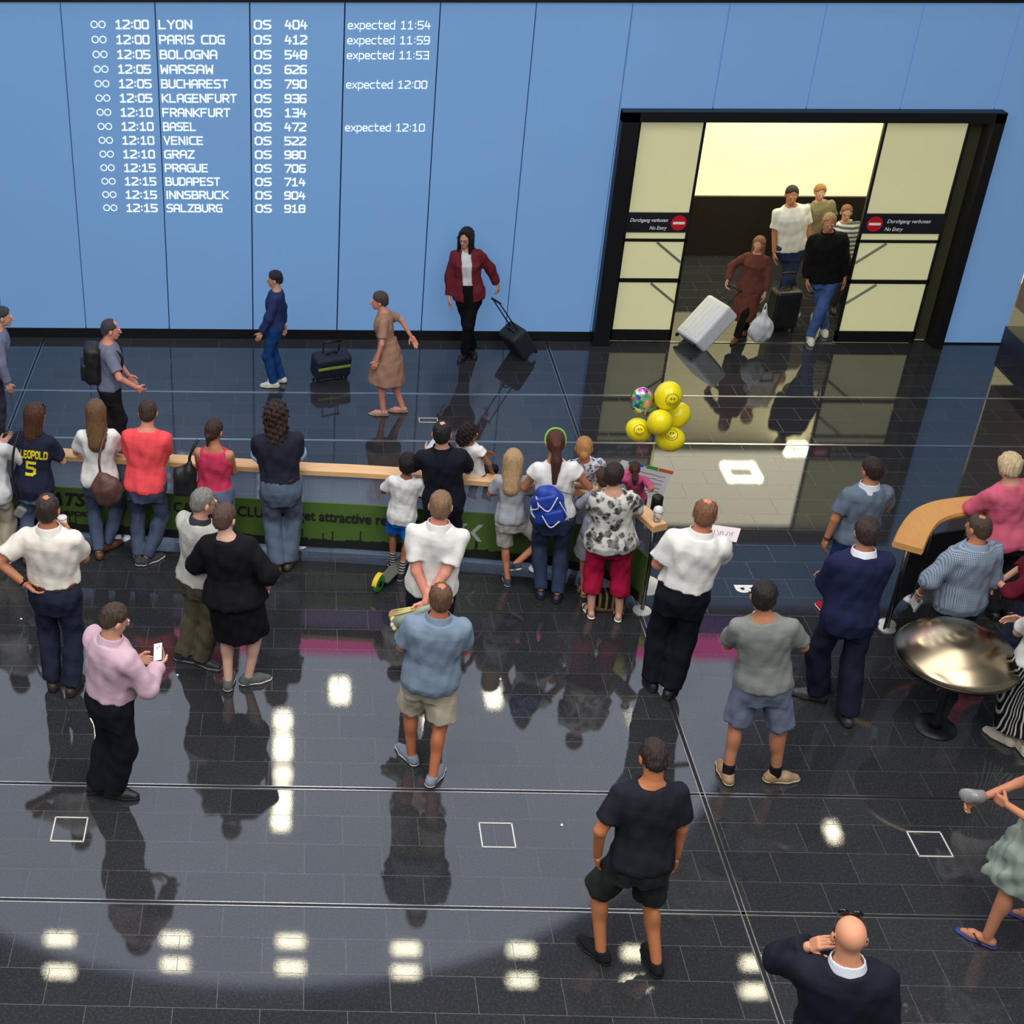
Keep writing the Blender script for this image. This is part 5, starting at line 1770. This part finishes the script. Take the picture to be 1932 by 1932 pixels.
# paper cup
c, d, n, l, w = pP['hand'][1]
c = c + np.array([0, 0, .03])
t = Thing('paper_cup', 'white paper cup held at the shoulder of the man in cream polo', 'cup', c - np.array([0, 0, .06]))
t.part('cup', lathe([(.028, -.06), (.038, .045)], c, 20), mat('cup_white', (236, 232, 226), .6), True)
t.part('lid', lathe([(.041, .045), (.041, .052), (.036, .060)], c, 20), mat('cup_lid', (214, 206, 204), .5), True)

# watches
for ctx, i, nm in ((pP, 0, 'black'), (qB, 0, 'silver'), (pZ, 0, 'dark')):
    J = ctx['J']
    a = J['wr', i] - J['hd', i] * .02
    x, y, _ = frame_of(J['hd', i])
    ring = [a + .031 * (math.cos(t_) * x + math.sin(t_) * y) for t_ in np.linspace(0, 2 * math.pi, 17)]
    mesh_obj('wristwatch', join(tube(ring, .007, 6), lathe([(.019, -.005), (.019, .007)], a + y * .034, 14, np.stack([x, J['hd', i], y], 1))), mat('watch_' + nm, (28, 28, 30) if nm != 'silver' else (190, 190, 194), .3, 0.6), ctx['root'], True)

# brown hobo bag on the white T-shirt woman
brown = mat('bag_brown', (92, 62, 58), .5, var=.25, scale=14, bump=.3, bscale=30)
Yc = pC['G'][1] - .26
b0 = onY(201, 922, Yc)
t = Thing('handbag', 'slouchy dark brown hobo bag hanging from the white T-shirt woman', 'handbag', b0 - np.array([0, 0, .18]))
t.part('body', sdf([ell(b0 + np.array([0, 0, -.02]), (.150, .080, .175), .03), cap(b0 + np.array([0, 0, .02]), b0 + np.array([-.05, .02, .16]), .085, .020, .05)], .010, .004), brown, True)
t.part('strap', tube(bez([b0 + np.array([-.05, .02, .15]), onY(187, 868, Yc + .03), onY(193, 836, Yc + .10), onY(201, 818, Yc + .20)], 8), .012, 8), brown, True)

# black shoulder bag
Yc = pE['G'][1] - .02
blk = mat('bag_black', (24, 24, 27), .55, var=.2, bump=.3, bscale=40)
b0 = onY(349, 905, Yc)
t = Thing('handbag', 'soft black shoulder bag beside the woman in raspberry tank top', 'handbag', b0 - np.array([0, 0, .15]))
t.part('body', sdf([rbox(b0 + np.array([0, 0, -.02]), (.22, .12, .30), .055), cap(b0 + np.array([.02, 0, .05]), b0 + np.array([.05, .0, .18]), .07, .03, .06)], .010, .005), blk, True)
t.part('strap', tube(bez([b0 + np.array([.05, 0, .15]), onY(358, 862, Yc), onY(366, 842, Yc + .02), onY(374, 830, Yc + .06)], 8), .014, 8), blk, True)

# strap bag at the left of the jersey woman
Yc = pB['G'][1] - .14
t = Thing('crossbody_bag', 'thin black crossbody bag hanging at the left of the jersey woman', 'bag', onY(38, 962, Yc))
t.part('strap', tube(bez([onY(38, 808, Yc + .1), onY(26, 850, Yc), onY(24, 900, Yc), onY(36, 952, Yc)], 8), .012, 8), blk, True)
t.part('pouch', sdf([rbox(onY(38, 966, Yc), (.10, .05, .12), .02, roty(rad(35)))], .008), mat('pouch_grey', (120, 122, 120), .6), True)

# blue backpack
Yb = pK['G'][1] - .21
c = onY(1036, 955, Yb)
bl = mat('backpack_blue', (28, 62, 158), .6, var=.12, bump=.3, bscale=40)
R = roty(rad(-14))
t = Thing('backpack', 'bright blue drawstring backpack with white cords on the white topped woman', 'backpack', c - np.array([0, 0, .2]))
body_ = t.part('body', sdf([rbox(c + np.array([0, 0, -.02]), (.29, .16, .32), .075, R), ell(c + R @ np.array([.0, 0, .15]), (.10, .07, .06), .05)], .010, .004), bl, True)
t.part('flap', sdf([rbox(c + R @ np.array([-.02, -.065, .085]), (.20, .045, .13), .02, R)], .009), bl, True)
t.part('pocket', sdf([rbox(c + R @ np.array([.02, -.085, -.07]), (.17, .05, .14), .022, R)], .009), bl, True)
wc = mat('cord_white', (214, 216, 224), .6)
for pts in ([(-.17, -.03, .02), (-.10, -.09, .06), (-.10, -.07, .17)], [(-.10, -.09, .10), (-.02, -.11, .02), (.08, -.09, .13)], [(-.08, -.10, -.02), (-.03, -.125, -.14), (.06, -.12, -.10)], [(.09, -.09, .08), (.13, -.09, -.05), (.14, -.07, -.14)]):
    t.part('cord', tube(bez([c + R @ np.array(p) for p in pts], 8), .006, 6), wc, True)
t.part('shoulder_strap', tube(bez([c + R @ np.array([.09, .04, .12]), pK['TW']((.155, -.10, 1.18)), pK['TW']((.168, .0, 1.26))], 8), .006, 8), mat('strap_grey', (120, 126, 136), .6), True)
t.part('shoulder_strap', tube(bez([c + R @ np.array([-.12, .05, .10]), c + R @ np.array([-.16, -.02, -.02]), c + R @ np.array([-.10, -.05, -.12])], 8), .008, 8), wc, True)

# printed bag on the floor
g = unp(1150, 1152)
t = Thing('tote_bag', 'striped brown and olive bag on the floor between the sandals', 'bag', g)
t.part('body', sdf([rbox(g + np.array([0, .06, .09]), (.26, .17, .18), .05)], .009, .003), patmat('bag_stripe', 'stripe', (40, 36, 26), (140, 132, 82), 105), True)
t.part('rim', sdf([rbox(g + np.array([0, .06, .022]), (.28, .19, .05), .022)], .008), mat('bag_base_brown', (108, 76, 44), .6, var=.4, scale=30), True)

# kick scooter
r0, r1 = unp(715, 1101, .09), unp(776, 1040, .09)
dv = nrm((r1 - r0) * np.array([1, 1, 0]))
lv = np.array([-dv[1], dv[0], 0])
t = Thing('kick_scooter', 'kick scooter with green rear wheel and yellow mudguard under the boy', 'scooter', np.array([(r0[0] + r1[0]) / 2, (r0[1] + r1[1]) / 2, 0]))
dk = mat('deck_grey', (96, 98, 92), .6)
gw = mat('wheel_green', (52, 150, 58), .5)
ywm = mat('guard_yellow', (232, 196, 40), .5)
Rd = np.stack([dv, lv, [0, 0, 1]], 1)
Rw = np.stack([dv, [0, 0, 1], -lv], 1)
t.part('deck', box((r0 + r1) / 2 * np.array([1, 1, 0]) + np.array([0, 0, .075]), (np.linalg.norm(r1 - r0) - .14, .12, .03), Rd, .01), dk)
for rr_ in (r0, r1):
    wh_ = t.part('wheel', lathe([(.055, -.014), (.085, -.016), (.092, 0), (.085, .016), (.055, .014)], rr_, 28, Rw), gw, True)
    t.part('hub', lathe([(.03, -.02), (.03, .02)], rr_, 16, Rw), black, True, parent=wh_)
arc = [r0 + dv * .105 * math.cos(a) + np.array([0, 0, .105 * math.sin(a)]) for a in np.linspace(rad(70), rad(165), 9)]
V, F = [], []
for p in arc:
    for sg in (-1, 1):
        o_ = nrm(p - r0) * .004
        V += [p + lv * .024 * sg, p + lv * .024 * sg + o_]
for i in range(len(arc) - 1):
    k = i * 4
    F += [(k, k + 2, k + 6, k + 4), (k + 1, k + 5, k + 7, k + 3), (k, k + 4, k + 5, k + 1), (k + 2, k + 3, k + 7, k + 6)]
t.part('mudguard', (V, F), ywm)
top_ = r1 + np.array([0, 0, .68]) - dv * .06
t.part('stem', tube([r1 + np.array([0, 0, .06]), top_], .017, 10), steel, True)
hb = t.part('handlebar', tube([top_ - lv * .19, top_ + lv * .19], .012, 10), black, True)
for sg in (-1, 1):
    t.part('grip', tube([top_ + lv * .13 * sg, top_ + lv * .22 * sg], .018, 10), ywm, True, parent=hb)

# bouquet held behind the back
hc = pT['hand'][1][0]
tip = unp(762, 1166, hc[2] - .10)
d = nrm(tip - hc)
t = Thing('bouquet', 'paper wrapped bunch of flowers held head down behind the white polo man', 'flowers', hc)
x, y, _ = frame_of(d)
R = np.stack([x, y, d], 1)
t.part('wrapping', lathe([(.022, -.10), (.030, 0), (.055, .14), (.085, .22), (.078, .222)], hc, 18, R), mat('wrap_green', (150, 160, 140), .5, var=.25, scale=25), True)
rs = random.Random(5)
for i in range(9):
    a, r_ = rs.random() * 6.28, .02 + .05 * rs.random()
    p = hc + R @ np.array([r_ * math.cos(a), r_ * math.sin(a), .22 + .03 * rs.random()])
    t.part('flower', sdf([ell(p, (.026, .026, .030), .01), ell(p + R @ np.array([.014, 0, .008]), (.018, .018, .02), .008), ell(p + R @ np.array([-.012, .01, .006]), (.018, .018, .02), .008)], .007), [mat('petal_coral', (216, 112, 84), .6), mat('petal_cream', (228, 214, 150), .6), mat('petal_white', (230, 228, 220), .6)][i % 3], True)
for i in range(3):
    t.part('wrapping_fold', tube([hc + R @ np.array([.02 * (i - 1), .04, .02]), hc + R @ np.array([.04 * (i - 1), .085, .24])], .008, 6), mat('wrap_yellow', (214, 200, 132), .6), True)
t.part('tag', box(hc + R @ np.array([0, -.075, .16]), (.04, .006, .05), R), mat('tag_white', (232, 232, 228), .6))

# poster held up by the girl
Yp = pO['G'][1] + .20
TL, TR, BR = onY(1186, 873, Yp), onY(1270, 893, Yp), onY(1257, 945, Yp)
ux_, uy_ = TR - TL, BR - TR
W_, H_ = np.linalg.norm(ux_), np.linalg.norm(uy_)
ux_ = nrm(ux_)
uy_ = nrm(uy_ - ux_ * (ux_ @ uy_))
t = Thing('poster', 'large white hand written poster with coloured top edge held at the barrier end', 'poster', BR)
quad = [(0, 0), (W_, 0), (W_, H_), (0, H_)]
sheet = t.part('sheet', extrude_poly(quad, TL, ux_, uy_, .004), mat('paper_white', (226, 226, 228), .7, var=.03))
for a, b, col, nm in ((0.0, .33, (40, 110, 200), 'blue'), (.40, .66, (70, 160, 70), 'green'), (.68, 1.0, (214, 100, 40), 'orange')):
    t.part('edge_stripe', extrude_poly([(W_ * a, -.02), (W_ * b, -.02), (W_ * b, .012), (W_ * a, .012)], TL - np.cross(ux_, uy_) * .003, ux_, uy_, .008), mat('edge_' + nm, col, .6), parent=sheet, label=nm + ' strip along the poster top')
for i in range(5):
    rs = random.Random(i)
    pts = [TL + ux_ * (W_ * (.12 + .76 * k / 12)) + uy_ * (H_ * (.2 + .14 * i) + .006 * rs.uniform(-1, 1)) - np.cross(ux_, uy_) * .003 for k in range(13)]
    t.part('writing_line', tube(pts, .0025, 5), mat('pencil_grey', (128, 130, 136), .8), parent=sheet)
single('paper_sheet', 'small white sheet sticking up left of the big poster', 'paper', extrude_poly([(0, 0), (.075, 0), (.07, .11), (-.01, .10)], onY(1173, 868, Yp + .03), ux_, uy_, .003), mat('paper_white', (226, 226, 228), .7, var=.03))

# sign sheet of the man in white
hp = pV['hand'][1][0]
Ys = hp[1] + .06
TL, TR, BL = onY(1345, 990, Ys), onY(1398, 997, Ys), onY(1338, 1014, Ys)
ux_ = TR - TL
uy_ = BL - TL
uy_ = onY(1336, 1016, Ys - .13) - TL
W_, H_ = np.linalg.norm(ux_), np.linalg.norm(uy_)
ux_, uy_ = nrm(ux_), nrm(uy_)
t = Thing('name_sign', 'small white paper name sign held by the man in white shirt', 'sign', TL)
sheet = t.part('sheet', extrude_poly([(0, 0), (W_, 0), (W_, H_), (0, H_)], TL, ux_, uy_, .003), mat('paper_rose', (226, 214, 216), .7, var=.03))
rs = random.Random(4)
for i in range(7):
    o_ = TL + ux_ * (W_ * (.16 + .10 * i)) - np.cross(ux_, uy_) * .003
    pts = [o_ + ux_ * .012 * rs.uniform(-1, 1) + uy_ * H_ * (.35 + .3 * k / 3) for k in range(4)]
    t.part('pencil_mark', tube(pts, .0022, 5), mat('pencil_grey', (128, 130, 136), .8), parent=sheet, label='faint handwritten stroke')

# papers in the hand of the checked shirt man
c, d, n, l, w = qB['hand'][0]
t = Thing('folded_papers', 'folded white papers hanging from the hand of the checked shirt man', 'paper', c)
for i in range(3):
    R = np.stack([nrm(l + .3 * i * n), d, nrm(np.cross(l + .3 * i * n, d))], 1)
    t.part('sheet', box(c + d * .07 + n * .008 * (i - 1), (.11, .19, .002), R), mat('paper_white', (226, 226, 228), .7, var=.03))

# clear cup on the rail end
c0 = unp(1240, 974, ZR + .10)
cx = np.array([c0[0], c0[1], 0])
g_ = bpy.data.materials.new('clear_plastic')
g_.use_nodes = True
b_ = g_.node_tree.nodes['Principled BSDF']
b_.inputs['Transmission Weight'].default_value = .75
b_.inputs['Roughness'].default_value = .12
b_.inputs['Base Color'].default_value = (.9, .92, .93, 1)
t = Thing('plastic_cup', 'clear plastic cup with domed lid on the end of the rail', 'cup', (rsm[-3][0], rsm[-3][1], ZR + .034))
c = np.array([rsm[-3][0], rsm[-3][1], ZR + .034])
t.part('cup', lathe([(.030, 0.0), (.042, .10)], c, 20), g_, True)
t.part('lid', lathe([(.045, .10), (.045, .11), (.038, .135), (.018, .150), (.008, .152)], c, 20), mat('lid_frost', (214, 214, 216), .3), True)

# balloons
yel = mat('balloon_yellow', (238, 222, 24), .25, var=.04, spec=.5)
smk = mat('smile_print', (84, 78, 20), .6)
tie = onY(1234, 836, pO['G'][1] + .10)
Yn = tie[1]
BL = [(1261, 747, .128, 'uppermost yellow balloon with a printed smile', (.06, -.96, .16), -.02), (1279, 783, .115, 'yellow balloon at the right behind the front one', None, .10), (1245, 797, .118, 'plain yellow balloon in the middle of the bunch', None, -.16),
      (1204, 811, .112, 'lower left yellow balloon with a printed smile', (-.10, -.86, .42), -.04), (1266, 829, .118, 'lowest yellow balloon with a printed smile', (-.20, -.62, .80), -.06)]
for px, py, r_, lab, fd, dy in BL:
    c = onY(px, py, Yn + dy)
    axis = nrm(c - tie)
    x, y, _ = frame_of(axis)
    R = np.stack([x, y, axis], 1)
    t = Thing('balloon', lab, 'balloon', c - axis * r_ * 1.15, 'yellow balloons')
    t.part('skin', sdf([ell(c, (r_, r_, r_ * 1.12), .001, R), cap(c - axis * r_ * .7, c - axis * r_ * 1.16, r_ * .55, .006, .06)], .009), yel, True)
    t.part('knot', sdf([ell(c - axis * r_ * 1.2, (.012, .012, .014), .001, R)], .005), yel, True)
    if fd is not None:
        f = nrm(fd)
        fx = nrm(np.cross([0, 0, 1], f))
        fy = np.cross(f, fx)
        E_ = R @ np.diag([1 / r_ ** 2, 1 / r_ ** 2, 1 / (r_ * 1.12) ** 2]) @ R.T

        def on(a, b):
            dd = nrm(f + fx * a + fy * b)
            return c + dd * (1.005 / math.sqrt(dd @ E_ @ dd))
        ring = [on(.50 * math.cos(a), .50 * math.sin(a)) for a in np.linspace(0, 2 * math.pi, 25)]
        smile = [on(.32 * math.cos(a), .32 * math.sin(a)) for a in np.linspace(rad(205), rad(335), 13)]
        fc = t.part('printed_face', join(tube(ring, .0028, 5), tube(smile, .0034, 5)), smk, True, label='thin dark smile print')
        for sg in (-1, 1):
            t.part('printed_eye', tube([on(.10 * sg, .06), on(.10 * sg, .16)], .0075, 6), smk, True, parent=fc)
foil = bpy.data.materials.new('foil_print')
foil.use_nodes = True
nt = foil.node_tree
b_ = nt.nodes['Principled BSDF']
b_.inputs['Metallic'].default_value = .7
b_.inputs['Roughness'].default_value = .18
tc = nt.nodes.new('ShaderNodeTexCoord')
vo = nt.nodes.new('ShaderNodeTexVoronoi')
vo.inputs['Scale'].default_value = 27
nt.links.new(tc.outputs['Object'], vo.inputs['Vector'])
hs_ = nt.nodes.new('ShaderNodeHueSaturation')
hs_.inputs['Saturation'].default_value = 1.05
nt.links.new(vo.outputs['Color'], hs_.inputs['Color'])
nt.links.new(hs_.outputs[0], b_.inputs['Base Color'])
c = onY(1213, 757, Yn + .06)
axis = nrm(c - tie)
R = np.stack([nrm(np.cross([0, 1, 0], axis)), np.cross(axis, nrm(np.cross([0, 1, 0], axis))), axis], 1)
t = Thing('foil_balloon', 'small shiny multicoloured foil balloon left of the yellow ones', 'balloon', c - axis * .13)
t.part('skin', sdf([ell(c, (.115, .055, .135), .001, R), cap(c - axis * .10, c - axis * .15, .03, .012, .03)], .008), foil, True)
t.part('seam', tube([c + R @ np.array([.118 * math.cos(a), 0, .138 * math.sin(a)]) for a in np.linspace(0, 2 * math.pi, 33)], .004, 5), mat('foil_silver', (200, 200, 206), .2, 1.0), True)
kn = onY(1228, 880, Yn - .02)
single('balloon_string', 'thin yellow ribbon running down from the balloon bunch to the poster', 'ribbon', tube(bez([tie, (tie * .5 + kn * .5) + np.array([.01, 0, 0]), kn], 6), .006, 6), mat('ribbon_yellow', (216, 206, 110), .5), True)


# ---- luggage
def trolley(label, foot, size, tilt, heading, col, rough=.4, ribs=True, handle=None, stripe=None, group=None):
    g = unp(*foot)
    R = rotz(rad(heading)) @ rotx(rad(tilt))
    t = Thing('suitcase', label, 'suitcase', g, group)
    w, d, h = size
    P0 = g + np.array([0, 0, .05])

    def L(q):
        return P0 + R @ np.asarray(q, float)
    m = mat('case_%d_%d_%d' % col, col, rough, var=.08)
    sh = t.part('shell', sdf([rbox(L((0, 0, h / 2)), (w, d, h), .045, R)], .010), m, True)
    if ribs:
        for k in range(5):
            x_ = -w * .34 + w * .17 * k
            for sg in (-1, 1):
                t.part('rib', box(L((x_, sg * d / 2, h / 2)), (w * .06, .012, h * .78), R, .004), m, parent=sh)
    for sx_ in (-1, 1):
        for sy_ in (-1, 1):
            wl = np.stack([R[:, 1], R[:, 2], R[:, 0]], 1)
            t.part('wheel', lathe([(.022, -.012), (.026, 0), (.022, .012)], L((sx_ * w * .4, sy_ * d * .32, -.02)), 14, wl), black, True)
    hh_ = handle or .42
    for sx_ in (-1, 1):
        t.part('handle_bar', tube([L((sx_ * w * .22, d * .2, h - .02)), L((sx_ * w * .22, d * .2, h + hh_))], .008, 8), black, True)
    t.part('grip', tube([L((-w * .26, d * .2, h + hh_)), L((w * .26, d * .2, h + hh_))], .014, 10), black, True)
    t.part('carry_handle', tube(bez([L((-.06, 0, h)), L((-.04, 0, h + .03)), L((.04, 0, h + .03)), L((.06, 0, h))], 5), .010, 8), black, True)
    if stripe:
        t.part('stripe', box(L((0, -d / 2 - .004, h * .60)), (w * .9, .012, .035), R, .003), stripe, label='pale green stripe across the front')
    return t


trolley('white hard shell suitcase tilted behind the woman in striped coat', (1300, 652), (.44, .26, .62), 44, 112, (226, 230, 236), .35, handle=.24)
trolley('black upright suitcase among the people in the doorway', (1470, 622), (.36, .24, .52), 0, 10, (24, 24, 28), handle=.2)
trolley('dark soft trolley bag pulled by the woman in maroon jacket', (988, 668), (.34, .24, .40), 36, -62, (30, 36, 44), .7, ribs=False, handle=.52)
trolley('dark trolley bag with green stripe behind the walker in jeans', (622, 712), (.46, .24, .30), 12, 20, (22, 30, 48), .7, ribs=False, handle=.15, stripe=mat('stripe_green', (146, 178, 70), .6))
g = unp(1436, 620, .30)
t = Thing('carrier_bag', 'pale plastic carrier bag hanging beside the woman in striped coat', 'bag', g - np.array([0, 0, .18]))
t.part('body', sdf([ell(g + np.array([0, 0, -.02]), (.16, .09, .17), .03), cap(g + np.array([0, 0, .08]), g + np.array([0, 0, .22]), .09, .03, .05)], .011, .006), mat('bag_pale', (206, 210, 214), .5, var=.1), True)
t.part('handle', tube(bez([g + np.array([-.03, 0, .2]), g + np.array([0, 0, .34]), g + np.array([.03, 0, .2])], 6), .008, 6), mat('bag_pale', (206, 210, 214), .5, var=.1), True)
a = wD['TW']((0, -.20, 1.22))
Rk = wD['T']
t = Thing('backpack', 'black backpack on the man walking right behind the barrier', 'backpack', a - np.array([0, 0, .22]))
t.part('body', sdf([rbox(a, (.29, .18, .44), .07, Rk)], .011, .004), blk, True)
t.part('front_pocket', sdf([rbox(a + Rk @ np.array([0, -.09, -.07]), (.23, .07, .20), .03, Rk)], .010), blk, True)
for sg in (-1, 1):
    t.part('shoulder_strap', tube(bez([a + Rk @ np.array([sg * .09, .08, .17]), wD['TW']((sg * .10, -.02, 1.455)), wD['TW']((sg * .11, .13, 1.34)), wD['TW']((sg * .12, .12, 1.15))], 6), .014, 8), blk, True)

# solid dome on a made-up stand, in place of a reflection in viewing glass
g = unp(1812, 1222, .82)
g = np.array([g[0], g[1], 0])
t = Thing('reflected_dome_stand', 'polished metal dome on a slim dark stand in front of the checked shirt man', 'stand', g)
prof_ = [(.56, .78), (.585, .79), (.590, .81), (.575, .835), (.53, .875), (.45, .93), (.34, .99), (.22, 1.035), (.10, 1.06), (.03, 1.066)]
prof_ = [(r_ * .80, .72 + (z_ - .78) * .95) for r_, z_ in prof_]
dm = mat('polished_brass_steel', (178, 162, 134), .22, 1.0, var=.12, scale=3)
dm.node_tree.nodes['Principled BSDF'].inputs['Anisotropic'].default_value = .8
t.part('dome', lathe(prof_, g, 96), dm, True)
t.part('rim', lathe([(.40, .695), (.455, .705), (.455, .725), (.40, .725)], g, 64), black, True)
t.part('column', lathe([(.06, .02), (.035, .06), (.035, .66), (.10, .71)], g, 24), black, True)
t.part('foot', lathe([(.17, 0), (.17, .012), (.07, .022)], g, 32), black, True)

# clear bag in the hand at the right edge
c, d, n, l, w = qF['hand'][1]
single('clear_bag', 'crumpled clear plastic cup bag held up at the right edge', 'bag', sdf([ell(c + np.array([-.03, .02, .05]), (.06, .05, .055), .02), ell(c + np.array([.01, .0, .07]), (.05, .05, .05), .02)], .008, .006), g_, True)

# scraps on the floor
for px, py, lab in ((40, 1168, 'tiny white paper scrap on the floor at far left'), (335, 1274, 'tiny white paper scrap near the grey sneakers'), (1060, 1557, 'tiny white paper scrap right of the centre hatch'), (944, 1282, 'tiny white paper scrap right of the grey blue shirt')):
    g = unp(px, py)
    single('paper_scrap', lab, 'litter', box(g + np.array([0, 0, .003]), (.022, .016, .004), rotz(px)), mat('paper_white', (226, 226, 228), .7, var=.03), group='paper scraps on the floor')
